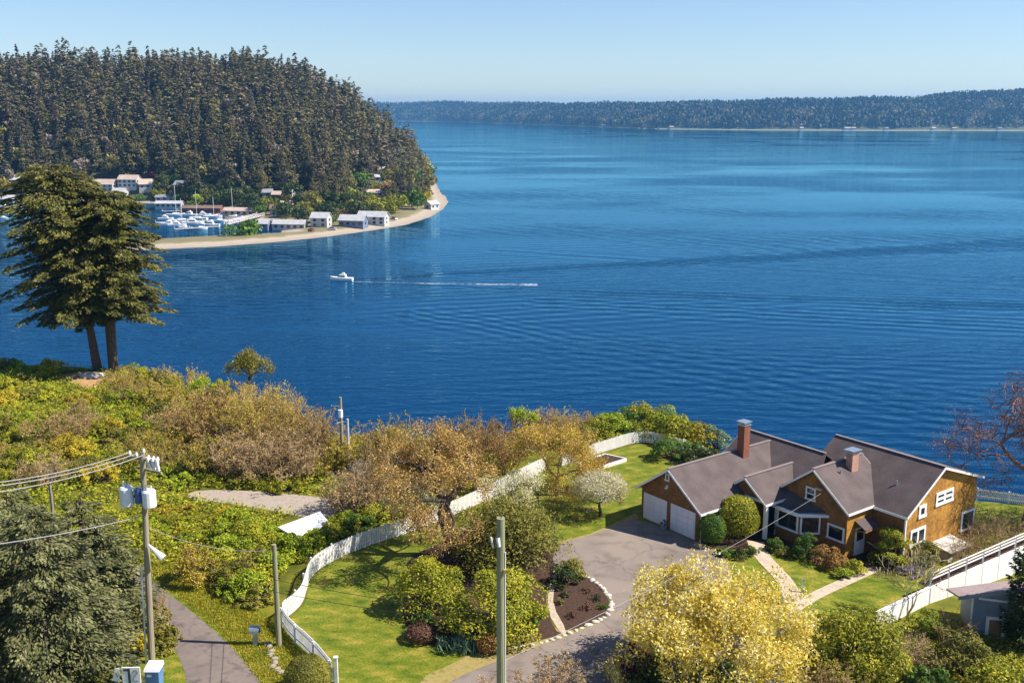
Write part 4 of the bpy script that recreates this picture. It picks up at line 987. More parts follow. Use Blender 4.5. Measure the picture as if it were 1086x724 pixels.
# hedges along the far fence
S_('dome',716,487,6.4,2.1,'green','long clipped dark hedge on the back lawn in front of the fence','hedge','hedge',unique=True,leaf=.18,d=3.6)
S_('dome',742,492,5.0,1.9,'dark','right-hand end of the dark hedge beside the garage roof','hedge','hedge',unique=True,leaf=.18,d=3)
for i,(x,y,w,h,p,lb) in enumerate([(612,474,4.5,2.4,'olive','olive shrub behind the left end of the far white fence'),(632,470,4.4,2.6,'yellowgreen','yellow-green shrub behind the middle of the far white fence'),(648,466,4.2,2.9,'bright','bright green shrub on the bluff behind the far fence'),
    (660,462,4.5,3.0,'green','tall green shrub above the far white fence'),(683,462,5.2,3.2,'yellowgreen','large yellow-green shrub behind the corner of the far fence'),(704,464,5.5,3.0,'bright','sunlit shrub right of the far fence corner'),
    (722,470,5.2,2.7,'yellowgreen','wide yellow-green shrub behind the dark hedge'),(742,474,5.0,2.4,'golden','yellowish shrub left of the brick chimney'),(757,477,4.0,2.4,'teal','feathery bluish shrub just left of the tall chimney'),(640,460,4.,2.2,'rust','rusty shrub on the bluff edge')]):
    S_('dome',x,y,w,h,p,lb,leaf=.22,unique=True)
for i,(x,y,w,h,p,k) in enumerate([(560,474,5,3.6,'rust','twig'),(580,470,5,3.6,'orangebud','twig'),(600,466,5,3.2,'yellowbud','twig'),(622,461,4,2.8,'brownbud','twig')]):
    S_(k,x,y,w,h,p,['rusty twiggy bush behind the budding tree','orange budding bush on the bluff edge','yellowish budding bush on the bluff edge','brown twiggy bush left of the rusty shrub'][i],dens=2.2,unique=True)
# column conifer and others at the right
L,S=near_conifer(6.5,[(0,1.1),(.5,1.2),(.85,.8),(1,.1)],77,150,.25,.16,droop=-.5,base=.03)
t=thing('cypress','dark columnar conifer at the right frame edge beside the grey shed','tree',atg(1083,688));L.build('crown',[ML['dark'],M_bark],t);MB().tube([(0,0,0),(0,0,6)],[.15,.03],6).build('trunk',M_bark,t)
for i,(x,y,w,h,p,lb) in enumerate([(1010,572,5,2.6,'brownbud','bare brown shrub by the east wall of the house'),(1045,580,5,2.8,'brownbud','bare brown shrub above the white railing'),(1078,575,5,2.6,'straw','tangled pale bare shrub at the right frame edge above the railing'),(1030,562,4,2.4,'straw','tangled bare shrub beside the lower east window')]):
    S_('twig',x,y,w,h,p,lb,dens=.35,unique=True)
S_('twig',1022,596,3.4,2.4,'straw','pale leafless shrub in front of the lean-to by the east wall',dens=.25,unique=True)
S_('twig',1040,590,3.6,2.6,'brownbud','leafless brown shrub between the lean-to and the white railing',dens=.3,unique=True)
# ---------------- wild slope on the left ----------------
G='wild shrubs on the left slope'
def blocked(x,y):
    # keep clear of lane, track, lawns (pixel zones of the photograph)
    return False
wild=[]
cols=[('twig','brownbud','brown leafless thicket with budding twigs on the left slope'),('twig','yellowbud','yellow-budding twiggy bush on the left slope'),('dome','yellowgreen','yellow-green bramble mound on the left slope'),('dome','bright','bright green bramble mound on the left slope'),('dome','olive','olive-brown bush on the left slope'),('twig','straw','pale straw-coloured tangle of twigs on the left slope'),('dome','green','dark green bush on the left slope'),('dome','golden','yellow bush on the left slope')]
def zone(n,poly,choices,w=(2.5,5),h=(1.4,2.6),lab=None,group=G):
    xs=[p[0] for p in poly];ys=[p[1] for p in poly];k=0;tries=0
    # even scatter in world units
    pw=[tuple(atg(x,y)[:2]) for x,y in poly];wx=[p[0] for p in pw];wy=[p[1] for p in pw]
    done=[]
    while k<n and tries<4000:
        tries+=1;X=rng.uniform(min(wx),max(wx));Y=rng.uniform(min(wy),max(wy))
        if not inside(np.array([X]),np.array([Y]),pw)[0]:continue
        if any((X-a)**2+(Y-b_)**2<(1.4)**2 for a,b_ in done) and tries<3000:continue
        if any(inside(np.array([X]),np.array([Y]),q)[0] for q in CUT):continue
        done.append((X,Y));c=cols[choices[int(rng.integers(0,len(choices)))]];ww=rng.uniform(*w);hh=rng.uniform(*h)*(.8 if c[0]=='dome' else 1.15)
        loc=(X,Y,float(gz(X)))
        shrub(c[0],0,0,ww,hh,c[1],c[2] if lab is None else c[2].replace('on the left slope',lab),group=group if lab is None else None or (group+' '+lab),world=loc,dens=2.0 if c[0]=='twig' else 1.,leaf=.2 if c[0]=='dome' else .12);k+=1
zone(34,[(-40,392),(60,392),(60,425),(200,425),(210,470),(-60,470)],[2,2,3,4,7],lab='near the lone fir')
zone(14,[(118,395),(205,412),(260,432),(200,440),(120,425)],[2,1,4,0,3],lab='right of the lone fir',h=(1.6,3))
zone(40,[(-60,450),(200,450),(190,500),(160,512),(-60,520)],[1,2,2,4,5,7,3,0],h=(1.6,3.0))
zone(12,[(160,512),(200,490),(340,505),(340,520),(160,517)],[3,6,2],w=(2,3.5),h=(.8,1.5),lab='along the far side of the gravel track')
zone(14,[(165,540),(240,542),(245,565),(200,575),(150,575)],[3,2,7],w=(2,3.5),h=(.6,1.2),lab='on the grassy bank below the gravel track')
zone(22,[(240,560),(300,572),(308,590),(290,612),(280,640),(245,636),(235,600)],[2,3,4,3],w=(2.4,4),h=(1.3,2.4),lab='between the lane and the white fence')
zone(18,[(315,575),(360,556),(440,538),(468,536),(425,552),(370,564),(325,585)],[3,2,6,3],w=(2.4,3.8),h=(1.2,2.0),lab='behind the curved white fence')
zone(12,[(370,535),(470,500),(500,520),(440,545)],[3,6,5],w=(2.4,3.8),h=(1.2,2.2),lab='behind the gnarled tree')
zone(10,[(170,640),(195,670),(190,690),(150,700),(140,660)],[7,4,0],w=(1.6,2.4),h=(1.,1.6),lab='beside the lane near the left pole')
zone(12,[(20,720),(150,712),(140,790),(0,800)],[3,2],w=(2,3.2),h=(.8,1.3),lab='under the spruces')
# the tall brown thicket between fir and poles
for i,(x,y,w,h,p,lb) in enumerate([(222,468,7,5.2,'orangebud','tall brown willow thicket, leftmost against the water'),(250,478,8,7.0,'orangebud','tallest orange-brown willow thicket below the round pine'),(280,485,8,7.2,'yellowbud','tall brown willow thicket in the middle of the bluff'),(308,490,7,6.3,'orangebud','orange-brown willow thicket right of the tall ones'),(330,497,5.5,5.0,'brownbud','brown thicket sloping down towards the three distant poles'),(322,476,4,4.6,'olive','olive round bush on the bluff edge left of the poles'),
      (262,500,7,4.6,'straw','pale grey-stemmed thicket above the gravel track'),(300,508,7,4.6,'straw','pale-stemmed thicket above the bend of the gravel track'),(225,500,6,3.6,'yellowbud','low brown thicket above the gravel track'),
      (352,502,4,2.6,'yellowbud','yellow-budding bush at the foot of the distant poles'),(385,498,5.5,4.2,'yellowbud','yellow budding bush right of the distant poles'),(410,500,6,4.6,'brownbud','brown budding bush left of the gnarled tree'),(430,492,6,4.6,'yellowbud','yellow-green budding tree-bush against the water left of the gnarled tree'),
      (400,540,6,4.4,'straw','pale straw thicket behind the white-roofed shed'),(372,545,4.6,3.8,'straw','pale bare-stemmed thicket right of the white-roofed shed'),(430,528,5.5,3.8,'straw','straw-coloured thicket left of the gnarled trunk'),(520,500,6,4.4,'rust','rusty thicket behind the gnarled tree crown'),(500,480,5,4.2,'brownbud','brown thicket against the water behind the gnarled tree'),(165,490,6,3.4,'yellowbud','brown twiggy thicket right of the left pole top'),(60,470,6,3.,'brownbud','brown thicket above the three power wires')]):
    S_('twig',x,y,w,h,p,lb,cat='thicket',name='thicket',dens=2.0,unique=i not in(2,5),leaf=.13,twig=M_twigs if p=='straw' else None)
# clipped dome at bottom
S_('ball',327,736,2.5,2.2,'olive','clipped brown-green dome on the bottom edge by the white gate post',leaf=.08,dens=1.3)
# hostas / iris clump
r=np.random.default_rng(3);p=atg(492,688);t=thing('iris_clump','grey-green spiky clump of sword leaves at the lawn edge','plant',p)
pts=np.c_[r.normal(0,.55,110),r.normal(0,.3,110),np.zeros(110)];grass_tufts('x',pts,.75,None,4,6,.09,lean=.45).build('foliage',ML['teal'],t)
# ---------------- low growth nobody could count ----------------
def scatter_px(poly,n,seed,cut=True):
    pw=[tuple(atg(x,y)[:2]) for x,y in poly];r=np.random.default_rng(seed);X=r.uniform(min(p[0] for p in pw),max(p[0] for p in pw),n*4);Y=r.uniform(min(p[1] for p in pw),max(p[1] for p in pw),n*4)
    k=inside(X,Y,pw)&(Y<np.interp(X,EX,EY)+1)
    if cut:
        for q in CUT:k&=~inside(X,Y,q)
    X=X[k][:n];Y=Y[k][:n];return np.c_[X,Y,gz(X)]
def clumps(P,a=.5): # uneven: keep by noise
    return P[vnoise(P[:,0],P[:,1],6,2)>-a]
b=MB()
def cover(poly,n,leaf,h,seed,mi):
    P=clumps(scatter_px(poly,n,seed),.6);r=np.random.default_rng(seed);k=len(P)
    hn=np.clip(.5+.5*vnoise(P[:,0],P[:,1],5,seed),.05,1.2)
    P[:,2]+=hn*h*r.uniform(.3,1,k);s=leaf*r.uniform(.6,1.3,k)
    b.leaves(P,r.normal(0,1,(k,3))*[1,1,.5],r.normal(0,.5,(k,3))+[0,0,1],s,s*.5,mi)
cover([(-300,388),(130,392),(350,466),(600,462),(470,545),(300,600),(160,600),(-300,560)],60000,.28,.9,1,0)
cover([(-300,388),(130,392),(350,466),(600,462),(470,545),(300,600),(160,600),(-300,560)],40000,.26,.9,2,1)
cover([(-300,388),(130,392),(350,466),(600,462),(470,545),(300,600),(160,600),(-300,560)],30000,.26,.8,3,2)
cover([(600,462),(680,458),(760,474),(1000,514),(1250,530),(1250,500),(700,440),(600,450)],9000,.25,.5,4,0)
cover([(860,690),(1000,665),(1120,640),(1200,760),(860,800)],16000,.2,.4,5,0)
cover([(860,690),(1000,665),(1120,640),(1200,760),(860,800)],9000,.2,.5,6,2)
cover([(-100,560),(130,600),(140,760),(-100,800)],20000,.2,.6,7,1)
tag(b.build('ground_cover',[ML['yellowgreen'],ML['bright'],ML['olive']]),'low brambles and weeds between the shrubs','ground cover',kind='stuff')
g1=grass_tufts('g',scatter_px([(150,535),(230,538),(300,556),(250,600),(262,645),(300,662),(318,690),(335,724),(340,780),(285,780),(276,724),(240,676),(206,646),(172,618),(150,600)],9000,8),.16,None,9,6,.04)
g1.build('x',ML['verge']);o=bpy.data.objects['x'];o.name='tall_grass';tag(o,'sunlit yellow-green grass on the bank and verge by the lane','grass',kind='stuff')
# ---------------- fences ----------------
def px_line(px,z=None): return [atg(x,y) for x,y in px]
def smooth_line(P,it=2):
    P=[np.array(p) for p in P]
    for _ in range(it):
        Q=[P[0]]
        for a,b_ in zip(P[:-1],P[1:]): Q+=[a*.75+b_*.25,a*.25+b_*.75]
        P=Q+[P[-1]]
    return P
def fence(px,label,h=1.05,pitch=.15,w=.10,solid=False,rnd=2,post=2.4,name='picket_fence',hfun=None,cat='fence'):
    P=smooth_line([atg(*q) for q in px],rnd);P=np.array(P)
    L=np.r_[0,np.cumsum(np.linalg.norm(np.diff(P,axis=0),axis=1))];T=np.arange(0,L[-1],pitch)
    f=lambda t:np.stack([np.interp(t,L,P[:,i]) for i in range(3)],-1)
    root=thing(name,label,cat,P[0]);o0=P[0]
    Q=f(T);D=nrm(f(T+.05)-f(T-.05));D[0]=D[1];D[:,2]=0;D=nrm(D);S=np.stack([-D[:,1],D[:,0],0*T],-1)
    b=MB();ww=(pitch-.004 if solid else w)/2;th=.012;hh=h if hfun is None else hfun(T/L[-1])
    hh=np.broadcast_to(hh,T.shape);r=np.random.default_rng(int(L[-1]*10));hh=hh+r.normal(0,.008,len(T))
    for s_ in (1,):
        a=Q-D*ww-S*th+[0,0,.05];c=Q+D*ww-S*th+[0,0,.05];a2=Q-D*ww+S*th+[0,0,.05];c2=Q+D*ww+S*th+[0,0,.05]
        up=np.stack([0*T,0*T,hh-.1],-1);tp=np.stack([0*T,0*T,hh],-1)
        # pointed picket: 10 verts
        V=np.stack([a,c,c+up,Q-S*th+tp,a+up,a2,c2,c2+up,Q+S*th+tp,a2+up],1).reshape(-1,3)-o0
        k=len(T);off=(np.arange(k)*10)[:,None]
        for F in ([0,1,2,4],[4,2,3],[5,9,7,6],[9,8,7],[1,6,7,2],[0,4,9,5],[2,7,8,3],[3,8,9,4]):
            b.add(V if F==[0,1,2,4] else np.zeros((0,3)),off+np.array(F)-(0 if F==[0,1,2,4] else k*10))
    b.build('pickets',M_fence,root)
    T2=np.linspace(0,L[-1],max(2,int(L[-1]/.8)));R=f(T2)-o0
    for z in (.28,.82):
        rb=MB();zz=z*(h if hfun is None else 1)
        for p,q in zip(R[:-1],R[1:]):
            n=nrm(np.array([-(q-p)[1],(q-p)[0],0]))*.045
            rb.beam(p+n+[0,0,zz],q+n+[0,0,zz],.035,.09)
        rb.build('rail',M_fence,root)
    T3=np.arange(0,L[-1],post);R=f(T3)-o0;Dn=nrm(f(T3+.1)-f(T3-.1))
    for p,d in zip(R,Dn):
        n=np.array([-d[1],d[0],0])*.12;c=p+n
        pb=MB().box(c[0]-.05,c[0]+.05,c[1]-.05,c[1]+.05,-.2,h+.02);pb.build('post',M_fence,root)
    return root
M_fence=mat('fence_paint',(.70,.69,.68),(.83,.82,.80),3,.6,.1,30)
fence([(352,722),(331,696),(312,680),(301,667),(300,657),(310,651),(321,640),(325,626),(329,612),(343,600),(378,583),(428,567),(466,553),(500,538),(535,521),(560,507),(578,499)],'long white picket fence curving round the left lawn',1.25)
fence([(597,494),(620,486),(645,478),(678,468),(700,472),(722,478),(745,488),(758,496)],'white picket fence on the far edge of the back lawn',1.15)
fence([(1036,529),(1060,532),(1090,536),(1160,545)],'white picket fence behind the east side of the house',.95)
# ---------------- raised garden bed ----------------
q=[atg(613,494),atg(641,484),atg(664,489),atg(626,501)]
t=thing('raised_bed','brown-earthed raised bed with white edging boards below the far fence','planter',q[0]);q=[p-q[0] for p in q]
b=MB()
for a,c in zip(q,q[1:]+q[:1]): b.beam(a+[0,0,.14],c+[0,0,.14],.12,.3)
b.build('edging_board',M_fence,t)
MB().add([p+[0,0,.22] for p in q],[[0,3,2,1]] ).build('soil',M_soil,t)
# ---------------- low edging stones ----------------
def stone(p,s,label=None,grp=None,seed=0,m=None):
    r=np.random.default_rng(seed);import itertools
    b=MB();V=[];n=7
    for j,(zz,rr) in enumerate([(0,.85),(.35,1.),(.75,.7)]):
        for i in range(n):
            a=6.283*i/n+j*.3;k=rr*r.uniform(.8,1.15);V.append((math.cos(a)*k*s,math.sin(a)*k*s*.8,zz*s*.8))
    V.append((0,0,s*.75));F=[[i,(i+1)%n,(i+1)%n+n,i+n] for i in range(n)]+[[i+n,(i+1)%n+n,(i+1)%n+2*n,i+2*n] for i in range(n)]
    b.add(V,F);b.add(np.zeros((0,3)),np.array([[i+2*n,(i+1)%n+2*n,3*n] for i in range(n)])-(3*n+1))
    return b
M_stone=mat('pale_stone',(.42,.38,.32),(.66,.6,.52),3,.9,.3)
sp=[];GS='pale stones edging the mulch beds'
line=smooth_line([atg(x,y) for x,y in [(528,690),(545,687),(562,684),(580,680),(598,674),(612,668),(628,661),(643,654),(650,642),(646,632),(634,618),(618,609),(604,605)]],1)
line=np.array(line);L_=np.r_[0,np.cumsum(np.linalg.norm(np.diff(line,axis=0),axis=1))];stp=None;k=0;tt=0
protoS=[]
for j in range(4):
    o=stone((0,0,0),.2,seed=j).build('edging_stone',M_stone);protoS.append(o)
while tt<L_[-1]:
    p=[np.interp(tt,L_,line[:,i]) for i in range(3)];s_=rng.uniform(.6,1.25)
    if k<4:o=protoS[k]
    else:o=protoS[k%4].copy();C.objects.link(o)
    o.location=p;o.scale=(s_*1.2,s_,s_*.8);o.rotation_euler=(0,0,rng.uniform(0,6));tag(o,'pale stone in the row edging the mulch bed by the driveway','stone',GS);k+=1;tt+=rng.uniform(.34,.62)
protoS2=[];k=0
for x,y in [(283,683),(286,686),(288,691),(287,695),(291,699),(292,703),(289,707),(294,710),(298,713)]:
    o=protoS[k%4].copy();o.data=o.data.copy();o.data.materials.clear();o.data.materials.append(mat('grey_rock',(.2,.17,.13),(.42,.37,.3),3,.9,.3) if k==0 else protoS2[0].data.materials[0]);C.objects.link(o);protoS2.append(o)
    o.location=atg(x,y);o.scale=(1.3,1.2,1.1);tag(o,'grey-brown rock in the short row below the bare wooden pole','rock','rocks below the bare wooden pole');k+=1
# ---------------- poles ----------------
M_pole=mat('weathered_pole',(.20,.165,.11),(.36,.31,.23),2.,.9,.5,12,stretch=(1,1,.08))
M_poleg=mat('greenish_pole',(.17,.17,.09),(.33,.32,.20),2.,.9,.5,12,stretch=(1,1,.08))
M_tank=mat('transformer_paint',(.62,.64,.68),(.74,.75,.78),3,.45)
M_ins=mat('insulator',(.7,.7,.72),rough=.25)
M_dark=mat('dark_metal',(.05,.05,.055),rough=.5)
M_wire=mat('wire',(.32,.31,.30),rough=.5)
def pole_at(px,py,h,r0,label,m,tilt=0,name='utility_pole',z=None,depth=None):
    p=atg(px,py) if depth is None else depth
    t=thing(name,label,'utility pole',p);MB().tube([(0,0,-.5),(tilt*.5,0,h/2),(tilt,0,h)],[r0,r0*.88,r0*.76],12).build('shaft',m,t);return t,np.array(p,float)
# left pole
pb=atg(161,702);hp=float((atd(151,480,pb[1]+0)[2])-pb[2])
xt=atd(151,480,pb[1])[0]-pb[0]
P1,b1=pole_at(161,702,hp,.19,'tall utility pole at left carrying cross-arms and white transformers',M_pole,xt)
topx=xt
for z,a0,a1,dx in ((hp-.35,-1.0,1.15,0),(hp-.9,-.5,1.3,.05)):
    a=np.array([topx+a0*.9,a0*-.5,z]);c=np.array([topx+a1*.9,a1*-.5,z]);MB().beam(a,c,.1,.12).build('crossarm',M_pole,P1)
for i,(u,z) in enumerate([(-.95,hp-.25),(-.45,hp-.25),(.1,hp+.05),(.45,hp-.25),(.8,hp-.25),(1.1,hp-.25)]):
    MB().tube([(topx+u*.9,u*-.5,z-.06),(topx+u*.9,u*-.5,z+.05),(topx+u*.9,u*-.5,z+.2)],[.05,.09,.05],8).build('insulator',M_ins,P1)
for i,u in enumerate((.35,.7,1.0)):
    MB().tube([(topx+u*.9+.15,u*-.5-.2,hp-.75),(topx+u*.9+.05,u*-.5-.2,hp-.1)],.09,7).build('fuse_cutout',M_ins,P1)
for dx,dy,s_ in ((-.85,-.25,1.),(.42,-.45,.9)):
    z0=hp-2.9;zz=MB();xx=topx*.8+dx
    zz.tube([(xx,dy,z0),(xx,dy,z0+.08),(xx,dy,z0+1.0*s_),(xx,dy,z0+1.1*s_)],[.30,.36,.36,.28],16);tk=zz.build('transformer',M_tank,P1)
    MB().tube([(xx-.12,dy,z0+1.08*s_),(xx-.12,dy,z0+1.4*s_)],[.06,.04],6).build('bushing',M_ins,tk);MB().tube([(xx+.14,dy,z0+1.08*s_),(xx+.14,dy,z0+1.35*s_)],[.06,.04],6).build('bushing',M_ins,tk)
    MB().beam((xx,dy,z0+.5),(topx*.8,0,z0+.5),.08,.14).build('bracket',M_dark,tk)
xx=topx*.8-.2
MB().tube([(xx,-.3,hp-2.7),(xx,-.3,hp-1.9)],[.2,.2],12).build('transformer',mat('blue_tank',(.06,.12,.30),rough=.4),P1)
MB().tube([(.0-.28,-.1,0),(topx*.45-.28,-.1,hp*.48)],.05,6).build('conduit',M_ins,P1)
MB().tube([(topx*.55+.2,-.2,hp*.58),(topx*.55+.95,-.3,hp*.52)],[.05,.22],10).build('street_light',M_tank,P1)
# bare pole
pb2=atg(296,684);h2=float(atd(290.5,577,pb2[1])[2]-pb2[2])
P2,b2=pole_at(296,684,h2,.17,'short bare wooden pole by the bend of the picket fence',M_poleg,float(atd(290.5,577,pb2[1])[0]-pb2[0]))
# tall foreground pole
D3=33.;tp3=atd(531,549,D3);g3=28.5
P3=thing('utility_pole','thick greenish wooden pole rising in front of the rhododendrons','utility pole',(tp3[0],D3,g3))
h3=tp3[2]-g3
MB().tube([(0,0,-.5),(0,0,h3*.5),(0,0,h3)],[.19,.17,.145],14).build('shaft',M_poleg,P3)
MB().tube([(.15,-.08,0),(.15,-.08,h3-1.2)],.025,6).build('conduit',M_ins,P3)
MB().tube([(-.1,-.15,h3-.65),(-.05,-.22,h3-.95)],[.07,.05],8).build('insulator',M_ins,P3)
MB().tube([(-.33,-.15,h3-.62),(-.26,-.15,h3-.98)],[.035,.035],8).build('insulator',M_ins,P3)
MB().beam((-.05,-.15,h3-.75),(-.33,-.15,h3-.75),.04,.04).build('bracket',M_dark,P3)
MB().box(.1,.2,-.2,-.12,h3-1.95,h3-1.8).build('junction_box',mat('ochre_box',(.5,.35,.1),rough=.5),P3)
MB().beam((0,0,h3),(.1,0,h3+.16),.03,.03).build('bracket',M_pole,P3)
# three distant poles
for px,py0,py1,r_,lb in ((362.5,494,431,.10,'thin grey pole, left of the three distant poles'),(363.8,500,421,.15,'tallest of the three distant poles with a white box'),(370.6,503,444,.12,'short right-hand one of the three distant poles')):
    p=atg(px,py0);hh=float(atd(px,py1,p[1])[2]-p[2]);T_,_=pole_at(px,py0,hh,r_,lb,M_pole if r_>.14 else mat('grey_pole',(.4,.4,.42),(.55,.55,.57),3,.7))
    if r_>.14: MB().tube([(0,-.2,hh-1.7),(0,-.2,hh-1.05)],.2,9).build('transformer',M_tank,T_);MB().beam((-.8,0,hh-.75),(.0,0,hh-.75),.08,.08).build('crossarm',M_ins,T_)
    elif r_>.11: MB().beam((-.9,0,hh-.35),(.05,0,hh-.2),.06,.06).beam((-.9,0,hh-1.2),(.05,0,hh-1.3),.06,.06).build('crossarm',M_ins,T_)
def wire(a,b_,sag,label,r=.014,n=24,m=None):
    a=np.array(a,float);b_=np.array(b_,float);t=np.linspace(0,1,n)[:,None];P=a+(b_-a)*t;P[:,2]-=(4*sag*t*(1-t))[:,0]
    w=MB().tube(P-a,r,5,cap=False).build('power_wire',m or M_wire);w.location=a;tag(w,label,'wire');return w
def wl(u,dz): return b1+[topx+u*.9,u*-.5,hp+dz]
for u,ya,yb,lb in ((-.95,512,0,'uppermost of the three power wires running left from the tall pole'),(-.45,516,0,'middle of the three power wires running left from the tall pole'),(.1,523,0,'lowest of the three power wires running left from the tall pole')):
    e=atd(-20,ya-(-1.2),44.);wire(wl(u,-.12 if u<0 else -.1),e,.25,lb,.024)
for y0,y1,lb in ((546,573,'single service wire from the left pole across the spruces'),):
    wire(b1+[topx*.7,0,float(atd(141,y0,b1[1])[2]-b1[2])],atd(-20,579,46.),.15,lb,.024)
wire(b1+[topx*.7,0,hp*.66],b2+[-.25,0,h2-.35],.5,'thin wire from the left pole to the bare pole',.012)
zz=lambda y,D:float(atd(0,y,D)[2])
wire([b2[0]-.15,b2[1],zz(614,b2[1])],[tp3[0],D3,zz(652,D3)],.12,'upper of two dark wires over the left lawn',.014,m=M_dark)
wire([b2[0]-.15,b2[1],zz(627,b2[1])],[tp3[0],D3,zz(663,D3)],.12,'lower of two dark wires over the left lawn',.014,m=M_dark)
att=[*hw(4.95,7.0),33.7]
wire(att,[tp3[0]+.12,D3,zz(700,D3)],.35,'twisted service wire from the house gable to the foreground pole',.009)
# ---------------- mailbox, bins, number board ----------------
p=atg(271,683);t=thing('mailbox','grey mailbox on a short post beside the lane','mailbox',p)
MB().box(-.12,.12,-.12,.12,0,.75).build('post',M_stone,t);mb=MB();mb.box(-.28,.28,-.22,.22,.75,.95);mb.tube([(-.28,0,.95),(.28,0,.95)],.22,12);mb.build('box',M_metal,t)
p=atg(357,724);t=thing('gate_post','white gate post at the bottom edge beside the clipped dome','post',p);MB().box(-.09,.09,-.09,.09,0,1.5).build('post',M_fence,t);MB().box(-.12,.12,-.12,.12,1.502,1.56).build('cap',M_fence,t);MB().box(-.35,-.09,-.03,.03,.2,.9).build('gate_stub',M_fence,t)
bp=atg(166,742);t=thing('recycling_bin','blue wheeled bin with a pale grey lid under the left pole','bin',bp)
hb=float(atd(166,704,bp[1])[2]-bp[2]);M_bin=mat('blue_bin',(.08,.18,.38),(.12,.24,.46),2,.45)
MB().hexa([(-.28,-.3,0),(.28,-.3,0),(.28,.3,0),(-.28,.3,0),(-.36,-.38,hb-.2),(.36,-.38,hb-.2),(.36,.38,hb-.2),(-.36,.38,hb-.2)]).build('body',M_bin,t)
MB().hexa([(-.4,-.44,hb-.198),(.4,-.44,hb-.198),(.4,.42,hb-.198),(-.4,.42,hb-.198),(-.38,-.38,hb-.08),(.38,-.38,hb-.08),(.38,.42,hb),(-.38,.42,hb)]).build('lid',M_tank,t)
MB().box(-.26,-.02,-.40,-.372,hb-.5,hb-.36).build('sticker',M_white,t)
for sx in (-.3,.3): MB().tube([(sx-.04,.3,.14),(sx+.04,.3,.14)],.14,10).build('wheel',M_dark,t)
sp_=atg(149,744);hs=float(atd(149,699,sp_[1])[2]-sp_[2])
t=thing('number_board','white board with the black house number 12 on a post','sign',sp_+[-.05,-.75,0]);zt=hs+.0;wd=.46
MB().box(-wd,wd,-.03,.03,zt-.95,zt).build('board',M_white,t)
MB().box(-.05,.05,.031,.12,0,zt-.1).build('post',M_pole,t)
b=MB();b.box(-.16,-.04,-.045,-.031,zt-.93,zt-.06);b.box(-.38,-.162,-.045,-.031,zt-.2,zt-.08);b.build('numeral',M_dark,t)
b=MB();cx_,cz_=.21,zt-.28;pts=[]
for a in np.linspace(math.pi*1.0,-.45,9): pts.append((cx_+.12*math.cos(a),-.04,cz_+.12*math.sin(a)))
pts+=[(.16,-.04,zt-.55),(.08,-.04,zt-.74),(.36,-.04,zt-.74)]
for a,c in zip(pts[:-1],pts[1:]): b.beam(a,c,.012,.07,up=(0,1,0))
b.build('numeral',M_dark,t)
t=thing('number_board','small tilted white board left of the number 12 board','sign',sp_+[-.85,-.7,0])
MB().hexa([(-.22,-.02,zt-.78),(.16,-.02,zt-.82),(.16,.02,zt-.82),(-.22,.02,zt-.78),(-.02,-.02,zt-.1),(.18,-.02,zt-.08),(.18,.02,zt-.08),(-.02,.02,zt-.1)]).build('board',M_white,t)
b=MB();b.beam((0,-.03,zt-.3),(.08,-.03,zt-.55),.012,.06,up=(0,1,0));b.build('numeral',M_dark,t);MB().box(-.02,.05,.021,.08,0,zt-.3).build('post',M_pole,t)
# potted plant by the garage doors
g=hw(-3.15,-.5);t=thing('flower_pot','small grey planter standing between the garage doors','planter',(*g,30.02));MB().tube([(0,0,0),(0,0,.45)],[.17,.24],12).build('pot',M_metal,t)
L,S=lump_shrub(.5,.5,.4,5,260,.09,6);o=L.build('plant',ML['dark'],t);o.location=(0,0,.4)
# ---------------- white-roofed shed ----------------
def pzs(px,py,Z):q=at(px,py,30+Z);return np.array([q[0],q[1],30+Z])
A=pzs(313,569,1.0);B=pzs(350,554.5,.9);Cc=pzs(339.5,542,1.15);Dd=pzs(295,558.5,1.3)
t=thing('shed','low shed with a bright white lean-to roof among the brambles','shed',(A[0],A[1],30));o0=np.array([A[0],A[1],30.])
Q=[p-o0 for p in (A,B,Cc,Dd)];MB().hexa([q-[0,0,.12] for q in Q]+Q).build('roof',mat('white_roofing',(.72,.72,.73),(.83,.83,.83),1.5,.5),t)
ins=[q*.94+sum(Q)/4*.06 for q in Q];MB().hexa([(q[0],q[1],-.1) for q in ins]+[q-[0,0,.13] for q in ins]).build('wall',M_shin_shade,t)
# white-topped rock pile near the thicket
p=atg(388,506);o=stone((0,0,0),1.5,seed=8).build('boulder',M_stone);o.location=p+[0,0,.4];tag(o,'pale boulder in the straw thicket right of the distant poles','rock')
o=stone((0,0,0),1.5,seed=9).build('boulder',M_stone);o.location=atg(97,399);o.scale=(1.2,.8,.4);tag(o,'flat grey rock at the foot of the fir','rock')
# ---------------- white walkway with railing and grey shed, right ----------------
W0=atg(928,668);W1=atg(984,640);
t=thing('board_wall','low white board wall beside the front lawn','wall',W0);d=W1-W0
b=MB();n=nrm(np.array([-d[1],d[0],0]))*.04
def panel(b,p,q,z0,z1,th=.05):
    d=q-p;n=nrm(np.array([-d[1],d[0],0]))*th
    b.hexa([p-n+[0,0,z0],q-n+[0,0,z0],q+n+[0,0,z0],p+n+[0,0,z0],p-n+[0,0,z1],q-n+[0,0,z1],q+n+[0,0,z1],p+n+[0,0,z1]])
k=14
for i in range(k):
    a=d*i/k;c=d*(i+1)/k-d/k*.04;panel(b,a,c,0,1.1+.03*math.sin(i*3))
b.build('board',M_fence,t);b=MB();panel(b,-d*0,d,1.14,1.2,.09);b.build('cap',M_fence,t)
X0=W1+nrm(d)*.1
def prz(px,py,D): return atd(px,py,D)
bot0=X0;
R0=atd(977,606,X0[1]+.2);top_z=R0[2]
end=atg(1120,592);dirn=end-X0;dirn[2]=0
t=thing('walkway','raised white-sided walkway with a three-bar white railing','walkway',X0)
zt=top_z-X0[2];k=10;b=MB();dd=dirn/k
